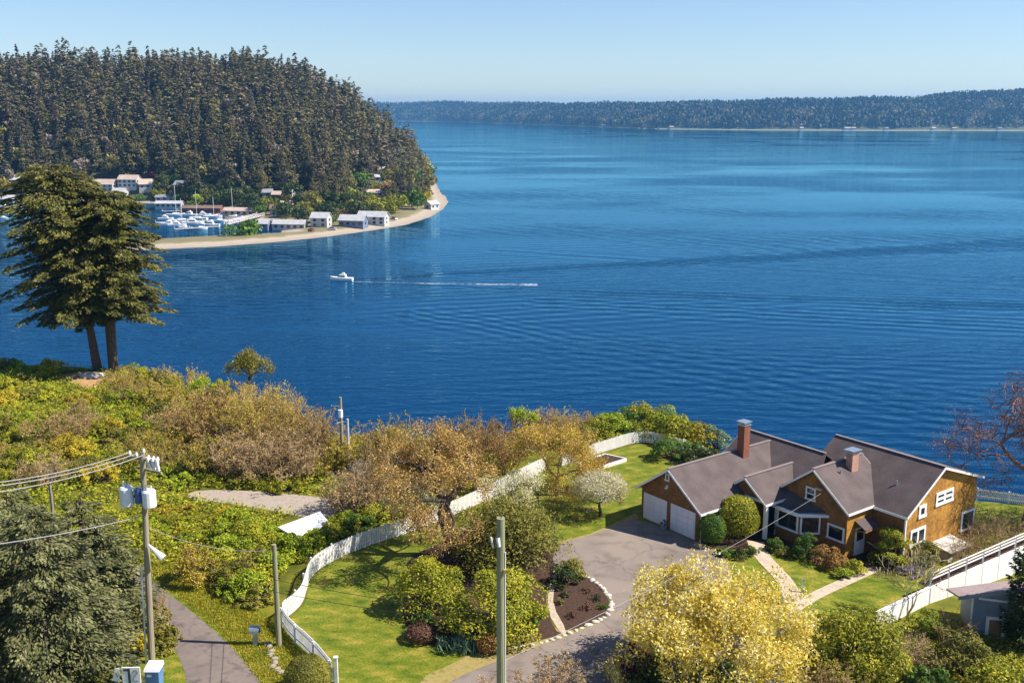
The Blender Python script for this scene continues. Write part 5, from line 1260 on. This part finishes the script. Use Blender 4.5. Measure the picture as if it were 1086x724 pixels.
def ztop(s): return zt+ s*0.2
for i in range(k*3):
    a=dirn*i/(k*3);c=dirn*(i+1)/(k*3)-dirn/(k*3)*.02;panel(b,a,c,-.6,ztop(i/(k*3))-.95)
b.build('side_board',M_fence,t)
for off in (0,):
    nn=nrm(np.array([-dirn[1],dirn[0],0]))*off
    for zr in (0,-.22,-.44):
        MB().beam(nn+[0,0,ztop(0)+zr],dirn+nn+[0,0,ztop(1)+zr],.05,.07).build('rail',M_fence,t)
    for i in range(8):
        p_=dirn*(i/8)+nn;MB().box(p_[0]-.05,p_[0]+.05,p_[1]-.05,p_[1]+.05,-.5,ztop(i/8)+.04).build('post',M_fence,t)
nn=nrm(np.array([-dirn[1],dirn[0],0]))
MB().hexa([p_+[0,0,z] for z in (zt-1.02,zt-.96) for p_ in (np.zeros(3),dirn+[0,0,.2],dirn+nn*.9+[0,0,.2],nn*.9)]).build('deck',M_soil,t)
# grey shed
S0=atg(1028,672);M_grey=mat('grey_siding',(.16,.20,.25),(.21,.25,.31),2,.6)
t=thing('garden_shed','blue-grey shed with a sloping pinkish roof and white-framed window','shed',S0,math.radians(-12))
hsz=float(atd(1028,629,S0[1])[2]-S0[2])
MB().hexa([(0,0,-.8),(3.6,0,-.8),(3.6,2.8,-.8),(0,2.8,-.8),(0,0,hsz-.1),(3.6,0,hsz+.8),(3.6,2.8,hsz-.4),(0,2.8,hsz-1.3)]).build('wall',M_grey,t)
M_proof=mat('mossy_roof',(.30,.22,.22),(.42,.33,.32),3,.9,.3)
rf=MB().hexa([(-.9,-.35,hsz-.2),(4.2,-.35,hsz+1.07),(4.2,3.0,hsz-.03),(-.9,3.0,hsz-1.3),(-.9,-.35,hsz-.08),(4.2,-.35,hsz+1.2),(4.2,3.0,hsz+.1),(-.9,3.0,hsz-1.18)]).build('roof',M_proof,t)
MB().hexa([(-.92,-.4,hsz-.34),(4.2,-.4,hsz+.93),(4.2,-.352,hsz+.93),(-.92,-.352,hsz-.34),(-.92,-.4,hsz-.1),(4.2,-.4,hsz+1.18),(4.2,-.352,hsz+1.18),(-.92,-.352,hsz-.1)]).build('fascia_board',M_grey,rf)
wn=MB().box(.85,1.95,-.06,-.003,1.1,1.28).box(.85,1.95,-.06,-.003,-.2,-.02).box(.85,1.03,-.06,-.003,-.02,1.1).box(1.77,1.95,-.06,-.003,-.02,1.1).build('window',M_white,t);MB().box(1.01,1.79,-.02,-.002,-.04,1.12).build('pane',mat('tan_blind',(.22,.13,.07),(.3,.19,.1),3,.5),wn)
MB().beam((.3,-.05,hsz-.25),(3.4,-.05,hsz-.25-.15),.06,.14).build('trim_board',M_tank,t)
MB().box(-.03,.06,-.03,.06,-.8,hsz-.1).build('corner_board',M_tank,t)
# garden lamp post / stake in the bed
p=atg(585,0+672);t=thing('garden_stake','thin grey stake lamp in the mulch right of the pole','lamp',atg(545,676));MB().tube([(0,0,0),(0,0,1.3)],.025,6).build('post',M_metal,t);MB().tube([(0,0,1.3),(0,0,1.45)],[.09,.04],8).build('lamp_head',M_metal,t)
p=atg(851,628);t=thing('garden_post','short grey post on the front lawn right of the magnolia','post',p);MB().box(-.06,.06,-.06,.06,0,.9).build('post',M_metal,t);MB().box(-.09,.09,-.09,.09,.902,.95).build('cap',M_metal,t)
bp=atg(822,722);t=thing('blue_tarp','blue covered object on the ground under the magnolia','tarp',bp);MB().hexa([(-.5,-.4,0),(.5,-.4,0),(.5,.4,0),(-.5,.4,0),(-.4,-.3,.5),(.42,-.3,.6),(.4,.3,.55),(-.38,.3,.5)]).build('cover',M_bin,t)
# ---------------- the passing boat and its wake ----------------
M_hull=mat('boat_white',(.78,.78,.78),(.84,.84,.84),2,.35);M_keel=mat('boat_red',(.22,.05,.06),rough=.5)
def boat(x,y,z,rz,L,label,kind=0,group=None,mast=0):
    t=thing('boat',label,'boat',(x,y,z),rz,group);w=L*.16;h=L*.11
    # hull stations from stern (0) to bow (L)
    st=[(0,w*.85,h),(.25*L,w,h*.95),(.55*L,w*.95,h*1.05),(.82*L,w*.55,h*1.25),(L,.02,h*1.5)]
    V=[];n=len(st)
    for x_,w_,h_ in st: V+=[(x_-L/2,-w_,h_),(x_-L/2,-w_*.75,-.15),(x_-L/2,w_*.75,-.15),(x_-L/2,w_,h_)]
    F=[]
    for i in range(n-1):
        a=i*4;F+=[[a,a+1,a+5,a+4],[a+1,a+2,a+6,a+5],[a+2,a+3,a+7,a+6]]
    F+=[[0,3,2,1]];deck=[[i*4,i*4+4,i*4+7,i*4+3] for i in range(n-1)]
    MB().add(V,F+deck).build('hull',M_hull,t)
    if kind==0: # cabin cruiser
        MB().hexa([(-.22*L,-w*.7,h),(.18*L,-w*.6,h),(.18*L,w*.6,h),(-.22*L,w*.7,h),(-.2*L,-w*.6,h*2.2),(.06*L,-w*.5,h*2.2),(.06*L,w*.5,h*2.2),(-.2*L,w*.6,h*2.2)]).build('cabin',M_hull,t)
        MB().hexa([(-.17*L,-w*.69,h*1.35),(.12*L,-w*.63,h*1.35),(.12*L,w*.63,h*1.35),(-.17*L,w*.69,h*1.35),(-.17*L,-w*.66,h*1.85),(.08*L,-w*.58,h*1.85),(.08*L,w*.58,h*1.85),(-.17*L,w*.66,h*1.85)]).build('window',M_glass,t)
        MB().hexa([(-.16*L,-w*.4,h*2.2),(0,-w*.4,h*2.2),(0,w*.4,h*2.2),(-.16*L,w*.4,h*2.2),(-.14*L,-w*.35,h*2.9),(-.05*L,-w*.35,h*2.9),(-.05*L,w*.35,h*2.9),(-.14*L,w*.35,h*2.9)]).build('flybridge',M_hull,t)
    elif kind==1: # open motor boat with windscreen and cover
        MB().hexa([(-.1*L,-w*.7,h),(.3*L,-w*.5,h*1.1),(.3*L,w*.5,h*1.1),(-.1*L,w*.7,h),(-.02*L,-w*.55,h*1.8),(.14*L,-w*.4,h*1.7),(.14*L,w*.4,h*1.7),(-.02*L,w*.55,h*1.8)]).build('cuddy',M_hull,t)
        MB().box(-.4*L,-.12*L,-w*.7,w*.7,h*1.0,h*1.35).build('cover',M_bin if rng.random()<.5 else M_dark,t)
    else:
        MB().hexa([(-.15*L,-w*.5,h),(.25*L,-w*.4,h),(.25*L,w*.4,h),(-.15*L,w*.5,h),(-.12*L,-w*.4,h*1.6),(.18*L,-w*.3,h*1.5),(.18*L,w*.3,h*1.5),(-.12*L,w*.4,h*1.6)]).build('cabin',M_hull,t)
    if mast: 
        MB().tube([(.05*L,0,h),(.05*L,0,mast)],.11,6).build('mast',M_ins,t);MB().beam((.05*L,0,h*2.2),(-.42*L,0,h*2.3),.25,.3).build('boom',M_bin if rng.random()<.5 else M_ins,t)
    return t
bx_,by_=at(362,297,0)
boat(bx_,by_,0,math.radians(172),8.6,'white cabin cruiser under way alone in the bay trailing a wake')
M_foam,tt_,bb_=nodes('foam');bb_.inputs['Base Color'].default_value=(.75,.8,.85,1);bb_.inputs['Roughness'].default_value=.6
g_=N(tt_,'ShaderNodeNewGeometry');n_=N(tt_,'ShaderNodeTexNoise');n_.inputs['Scale'].default_value=.7;n_.inputs['Detail'].default_value=5;tt_.links.new(g_.outputs['Position'],n_.inputs['Vector'])
n2_=N(tt_,'ShaderNodeTexNoise');n2_.inputs['Scale'].default_value=.06;tt_.links.new(g_.outputs['Position'],n2_.inputs['Vector'])
mm=N(tt_,'ShaderNodeMath');mm.operation='MULTIPLY';tt_.links.new(n_.outputs[0],mm.inputs[0]);tt_.links.new(n2_.outputs[0],mm.inputs[1])
mr_=N(tt_,'ShaderNodeMapRange');mr_.inputs[1].default_value=.20;mr_.inputs[2].default_value=.42;mr_.inputs[4].default_value=.5;tt_.links.new(mm.outputs[0],mr_.inputs[0]);tt_.links.new(mr_.outputs[0],bb_.inputs['Alpha'])
wk=[at(x,y,0) for x,y in [(374,298.6),(400,299.3),(440,300.3),(480,301),(520,301.6),(570,302)]]
P=np.array([[p[0],p[1],.03] for p in wk]);b=MB();wid=np.linspace(.5,2.2,6);
V=np.concatenate([P+np.c_[0*wid,wid,0*wid],P-np.c_[0*wid,wid,0*wid]]);i=np.arange(5);b.add(V,np.stack([i,i+6,i+7,i+1],1));tag(b.build('boat_wake',M_foam),'thin white foam wake behind the cabin cruiser','wake',kind='stuff')
# ---------------- marina and shore houses across the bay ----------------
M_sid=[mat('siding_white',(.38,.37,.36),(.52,.5,.48),.4,.7),mat('siding_grey',(.30,.30,.32),(.38,.38,.4),.4,.7),mat('siding_tan',(.40,.30,.22),(.5,.40,.3),.4,.7),mat('siding_blue',(.12,.15,.22),(.18,.2,.28),.4,.7),mat('siding_red',(.25,.07,.05),(.32,.1,.07),.4,.7)]
M_rf=[mat('roof_tan',(.40,.31,.26),(.5,.40,.34),.4,.9),mat('roof_grey',(.20,.2,.22),(.28,.28,.3),.4,.9),mat('roof_pale',(.36,.36,.38),(.48,.48,.49),.4,.8),mat('roof_brown',(.16,.1,.08),(.22,.15,.12),.4,.9)]
def hz_at(px,py,z0=2.):
    r=ray(px,py);t=np.arange(420,1300,2.);P=r[None]*t[:,None]+[0,0,CH];g=hill_z(P[:,0],P[:,1]);g=np.maximum(g,.5)
    k=int(np.argmax(P[:,2]<=g));return np.array([P[k,0],P[k,1],g[k]])
def cottage(px,py,w,d,h,rz,si,ri,label,rise=.35,cat='house',name='house',z=None,stories=1,loc=None,chim=False,rows=None):
    p=hz_at(px,py) if loc is None else loc
    w*=.9;d*=.9;h*=.88
    t=thing(name,label,cat,p,math.radians(rz));hr=h+min(w,d)*rise
    b=MB();al=w>=d
    b.box(-w/2,w/2,-d/2,d/2,-3,h)
    if al:
        for s in (-1,1): b.add([(s*w/2,-d/2,h),(s*w/2,d/2,h),(s*w/2,0,hr)],[[0,1,2]])
    else:
        for s in (-1,1): b.add([(-w/2,s*d/2,h),(w/2,s*d/2,h),(0,s*d/2,hr)],[[0,1,2]])
    b.build('wall',M_sid[si],t);r=MB();e=.5;k=rise*2*e*.5
    if al:
        for s in (-1,1): Q=[(-w/2-e,s*(d/2+e),h-e*rise*2*.5*1.0),(w/2+e,s*(d/2+e),h-e*rise),(w/2+e,0,hr+.05),(-w/2-e,0,hr+.05)];r.hexa(Q+[(a,b__,c+.2) for a,b__,c in Q])
    else:
        for s in (-1,1): Q=[(s*(w/2+e),-d/2-e,h-e*rise),(s*(w/2+e),d/2+e,h-e*rise),(0,d/2+e,hr+.05),(0,-d/2-e,hr+.05)];r.hexa(Q+[(a,b__,c+.2) for a,b__,c in Q])
    ro=r.build('roof',M_rf[ri],t)
    nf=max(1,int(w/3.2))
    for st_ in range(stories):
        for i in range(nf):
            x=-w/2+w*(i+.5)/nf;zc=h*(st_+.55)/stories;MB().box(x-.8,x+.8,-d/2-.06,-d/2-.01,zc-.65,zc+.65).build('window',M_glass,t)
        ns=max(1,int(d/4))
        for i in range(ns):
            y=-d/2+d*(i+.5)/ns;zc=h*(st_+.55)/stories;MB().box(w/2+.01,w/2+.06,y-.7,y+.7,zc-.6,zc+.6).build('window',M_glass,t)
    if chim: MB().box(-.5,.5,-.4,.4,hr-1,hr+1.2).build('chimney',M_brick,ro)
    return t
HS=[(112,203,17,10,5.5,-8,0,0,'long white shore house with tan roof behind the fir tree',2),(138,199,15,9,6.,-8,0,0,'white two-storey shore house, right of the long one',2),(128,210,10,7,4,-10,0,2,'white boathouse at the marina edge beneath the white houses',1),
(158,200,13,10,3.5,12,0,0,'low tan-roofed white bungalow left of the yellow shrubs',1),(195,203,12,9,4.5,-15,3,1,'dark blue gabled house in the shade of the forest',2),(18,199,11,9,5.,5,0,2,'white house at the left edge behind a dark tree',2),(6,215,14,7,3,0,0,2,'pale boat shed at the far left frame edge',1),
(216,203,8,7,4,0,2,0,'small tan house half hidden by conifers',1),(284,212,7,6,5,10,1,1,'small grey house below the conifers beside the red roof',2),(294,212,6,6,3.5,0,4,0,'small house with a red-tinted roof low in the forest',1),(307,211,6,7,4.5,-10,0,2,'small white house right of the red-tinted one',1),
(296,228,10,7,4.2,0,1,3,'dark-roofed house above the long shore building',2),(304,223,7,6,4,20,2,0,'tan house tucked behind the dark-roofed house',1),
(281,243,6,6,3.2,-10,3,2,'small blue boathouse left of the long shore building',1),(308,243,19,6,3,-8,0,2,'long low white shore building with a row of windows',1),(341,240.5,10,8,5.4,-12,0,2,'square white two-storey beach house',2),
(375,240.5,15,8,4,-14,3,2,'blue-grey beach house, left half of the pair on the sand',1),(396,238,17,8,4.6,-14,0,2,'long white-fronted beach house on the sand',2),(458,222,6,9,3.6,-35,0,2,'white cottage at the very tip of the spit',1),
(372,152,12,8,5,20,0,0,'pale house high on the wooded slope',2),(373,170,13,9,5,20,2,0,'tan house halfway down the wooded slope',2),(405,186,9,7,5,10,0,2,'white house with glass front on the right slope',2),(403,193,8,6,4,10,0,2,'smaller white house just below the glass-fronted one',1),(397,208,11,6,2.6,20,2,0,'tan-roofed low house above the beach houses',1)]
for x,y,w,d,h,rz,si,ri,lb,st_ in HS: cottage(x,y,w,d,h,rz,si,ri,lb,stories=st_)
# docks
M_dock=mat('dock_wood',(.34,.30,.27),(.46,.42,.38),.6,.9)
def dock(a,c,w,label,z=.9,truss=False,cat='dock'):
    A=np.array([*at(*a,z),0.]);B=np.array([*at(*c,z),0.]);t=thing('dock',label,cat,A);d=B-A
    MB().beam((0,0,z),(*d[:2],z),w,.3).build('deck',M_dock,t);n=int(np.linalg.norm(d)/9)+1
    for i in range(n+1):
        p=d*i/n;MB().tube([(p[0],p[1],-2),(p[0],p[1],z+1.3)],.25,6).build('pile',M_dock,t)
    if truss:
        for s in (-1,1):
            nn=nrm(np.array([-d[1],d[0],0]))*s*w/2;b=MB();b.beam(nn+[0,0,z+1.5],nn+[*d[:2],z+1.5],.2,.2)
            for i in range(n*3): b.beam(nn+d*i/(n*3)+[0,0,z],nn+d*(i+1)/(n*3)+[0,0,z+1.5],.15,.15)
            b.build('truss',M_ins,t)
dock((165,236),(262,232),2.4,'long floating dock in front of the moored boats')
dock((172,224),(250,223),2.4,'back dock of the marina under the trees')
dock((240,238),(279,228),3,'white truss gangway sloping down to the marina',1.8,True,'gangway')
dock((185,243),(232,240),2.,'short front dock by the sand spit')
dock((-20,222),(30,224),2.4,'dock at the left frame edge')
# long marina sheds
for x,y,w,d,h,rz,si,ri,lb in [(215,224.5,26,6,2.6,-2,4,3,'long red-brown boathouse behind the masts'),(255,228,20,7,3,-6,2,0,'tan-roofed covered moorage by the gangway'),(180,220,18,6,3,0,0,2,'grey-roofed net shed behind the boats, left'),(176,213,14,6,3,0,0,1,'pale shed above the net shed')]:
    cottage(x,y,w,d,h,rz,si,ri,lb,rise=.25,loc=np.array([*at(x,y,1.),1.]),name='boathouse',cat='boathouse')
mb=[(188,240,10,0,0,0),(197,243,9,170,1,0),(212,243,8,5,1,0),(222,240,11,178,0,0),(205,238,12,2,0,0),(192,235.5,12,0,2,13),(210,233,11,180,2,16),(232,235,9,0,1,0),(245,236,8,175,1,0),(226,231,11,0,2,12),(186,229,11,3,2,19),(200,229,10,180,0,0),(216,229,9,0,0,0),(238,229.5,10,0,0,0),(250,231,9,178,1,0),(176,233,9,0,0,0),(178,239,10,180,0,0),(246,226,10,0,2,15),(4,220,10,0,0,0),(16,221,9,180,1,0),(8,227,11,0,0,0),(24,226,9,175,0,0),(2,232,8,0,1,0)]
BL={0:'white cabin cruiser',1:'small covered motor boat',2:'white sailing boat with a bare mast'}
where=['nearest the sand','beside the front dock','at the outer berths','on the middle dock','at the end of the dock','among the masts','by the back dock']
for i,(x,y,L,rz,kd,ms) in enumerate(mb):
    p=at(x,y,0);grp={0:'cruisers moored in the marina',1:'small motor boats moored in the marina',2:'sailing boats moored in the marina'}[kd]
    side='at the left frame edge' if x<60 else 'in the marina behind the spit'
    boat(p[0],p[1],0,math.radians(rz+rng.uniform(-8,8)),L,BL[kd]+' moored '+side,kd,grp+(' at the left edge' if x<60 else ''),ms)
# bushes and trees of the far shore gardens
def far_bush(px,py,w,h,pal,label,name='shrub',cat='shrub'):
    p=hz_at(px,py);b=leafy_blob(w/2,h,int(px*7+py),600,max(.7,w*.13),9);t=thing(name,label,cat,p);b.build('crown',ML[pal],t);MB().tube([(0,0,-1),(0,0,h*.5)],[.25,.12],5).build('trunk',M_bark,t)
FB=[(262,249,16,5,'green','dark green rounded bush on the sand spit'),(208,222,10,9,'bright','light green tree behind the masts'),(170,207,11,8,'dark','dark round tree beside the bungalow'),(190,186,12,8,'bright','bright lime tree at the foot of the forest'),(178,191,10,7,'golden','golden-yellow bush above the bungalow'),(166,190,9,6,'magenta','dark red bush beside the golden one'),(182,196,14,5,'green','green hedge bank below the golden bush'),(200,184,8,7,'bright','small lime tree right of the bright lime tree'),(112,188,7,9,'rust','rusty tree behind the long white house'),(131,188,6,7,'straw','bare pale tree behind the white houses'),
(372,214,12,9,'bright','lime-yellow tree on the slope above the beach houses'),(378,228,12,8,'olive','olive bush right behind the beach house'),(385,203,14,13,'green','dark green tree left of the curving drive'),(362,196,13,11,'olive','olive tree on the slope left of the white houses'),(416,226,16,9,'yellowgreen','yellow-green bush at the foot of the point'),(437,222,16,11,'green','green bush on the point right of the yellow-green one'),(449,217,10,8,'golden','yellow bush beside the tip cottage'),(452,196,16,16,'green','green tree at the right end of the point'),(446,180,15,15,'golden','bright yellow tree on the right edge of the point'),(425,205,20,17,'olive','big olive tree on the point'),(440,205,14,14,'green','dark green tree in the middle of the point'),(412,210,14,11,'brownbud','brown tree on the point above the beach'),(352,235,9,6,'olive','olive bush right of the square beach house'),(322,235,10,7,'dark','dark bush left of the square beach house'),(232,222,12,9,'dark','dark tree behind the back dock'),(330,225,14,12,'olive','olive tree above the long shore building'),(345,222,13,11,'dark','dark tree behind the square beach house'),(270,222,14,10,'dark','dark tree above the covered moorage'),(250,217,13,12,'dark','dark tree at the foot of the forest'),(20,208,9,10,'dark','dark conifer-like tree in front of the left white house'),(2,205,12,10,'golden','golden tree at the left frame edge'),(60,200,12,10,'olive','olive tree behind the fir'),(148,215,8,5,'green','green bush by the boathouse'),(285,224,9,6,'olive','olive bush by the small houses'),(318,222,9,8,'dark','dark bush right of the small houses'),(390,170,11,10,'olive','olive tree beside the tan hillside house'),(60,215,14,6,'olive','olive shore bush behind the fir'),(220,212,12,9,'dark','dark tree behind the small tan house')]
for a in FB: far_bush(*a[:5],a[5],'shrub' if 'bush' in a[5] or 'hedge' in a[5] else 'tree','shrub' if 'bush' in a[5] or 'hedge' in a[5] else 'tree')
# far shore houses: tiny white specks above the beach
for i,(x,w) in enumerate([(553,16),(897-0,14),(899,22),(905,15),(940,13),(990,14),(1012,16),(1060,14),(640,14),(712,15),(500,14),(850,12)]):
    yy=np.interp(x,[c[0] for c in coast],[c[1] for c in coast]);p=at(x,yy,0);p=np.array([*p*(1+12/np.linalg.norm(p)),3.])
    cottage(0,0,w,9,5,0,0 if i%3 else 2,i%3,['pale house','white house','tan-roofed house'][i%3]+' on the far shore '+['below the tall wood','left of centre','near the beach end','with dark trees behind','standing alone','beside the bare alders','among alders','on the right','nearest the hill','at the beach start','far off in the haze','half hidden'][i],loc=p)

# garden trees between the shore houses: copies of a few kinds
lots=[];hp_=[tuple(hz_at(h[0],h[1])[:2]) for h in HS]
bb2=[];
for k,(w,h,pal) in enumerate([(12,10,'dark'),(10,9,'olive'),(9,6,'green'),(13,12,'dark'),(8,5,'brownbud'),(9,7,'yellowgreen')]):
    r0_=thing('garden_tree',['dark round garden tree among the shore houses','olive garden tree among the shore houses','green garden bush among the shore houses','big dark garden tree among the shore houses','brown leafless garden bush among the shore houses','yellow-green garden bush among the shore houses'][k],'tree',(0,0,0),0,'garden trees among the shore houses')
    leafy_blob(w/2,h,700+k,520,max(.8,w*.13),9).build('crown',ML[pal],r0_);MB().tube([(0,0,-1),(0,0,h*.5)],[.25,.12],5).build('trunk',M_bark,r0_);bb2.append([r0_,False])
n_=0;rr_=np.random.default_rng(12)
while n_<170:
    x=rr_.uniform(160,452);y=rr_.uniform(np.interp(x,[160,240,300,400,452],[196,205,212,205,195]),np.interp(x,[160,235,240,300,350,400,452],[214,220,226,240,240,230,218]))
    p=hz_at(x,y)
    if p[2]<1.2 or any((p[0]-a)**2+(p[1]-b__)**2<(8.5)**2 for a,b__ in hp_):
        n_+=.2;continue
    k=int(rr_.integers(0,6));s_=rr_.uniform(.6,1.1)
    if not bb2[k][1]: bb2[k][0].location=tuple(p);bb2[k][1]=True
    else: dup(bb2[k][0],p,rr_.uniform(0,6),s_)
    n_+=1
# parked cars on the shore lots, a few pixels each
for i,(x,y,c) in enumerate([(352,244.5,(.5,.5,.52)),(364,238,(.05,.06,.09)),(330,245.5,(.3,.04,.04)),(292,236,(.55,.55,.55)),(318,236,(.1,.12,.16)),(418,233,(.6,.6,.6))]):
    p=hz_at(x,y);t=thing('parked_car',['silver','navy','red','white','dark grey','pale'][i]+' car parked among the shore houses','car',p,i*1.1)
    MB().hexa([(-2.2,-.9,.3),(2.2,-.9,.3),(2.2,.9,.3),(-2.2,.9,.3),(-2.15,-.85,.95),(2.1,-.85,.85),(2.1,.85,.85),(-2.15,.85,.95)]).build('body',mat('car_paint',c,rough=.3),t)
    MB().hexa([(-1.5,-.8,.9),(1.1,-.8,.9),(1.1,.8,.9),(-1.5,.8,.9),(-1.1,-.65,1.45),(.5,-.65,1.45),(.5,.65,1.45),(-1.1,.65,1.45)]).build('cabin',M_glass,t)
    for sx in (-1.35,1.35):
        for sy in (-.85,.85): MB().tube([(sx,sy-.1,.33),(sx,sy+.1,.33)],.33,8).build('wheel',M_dark,t)
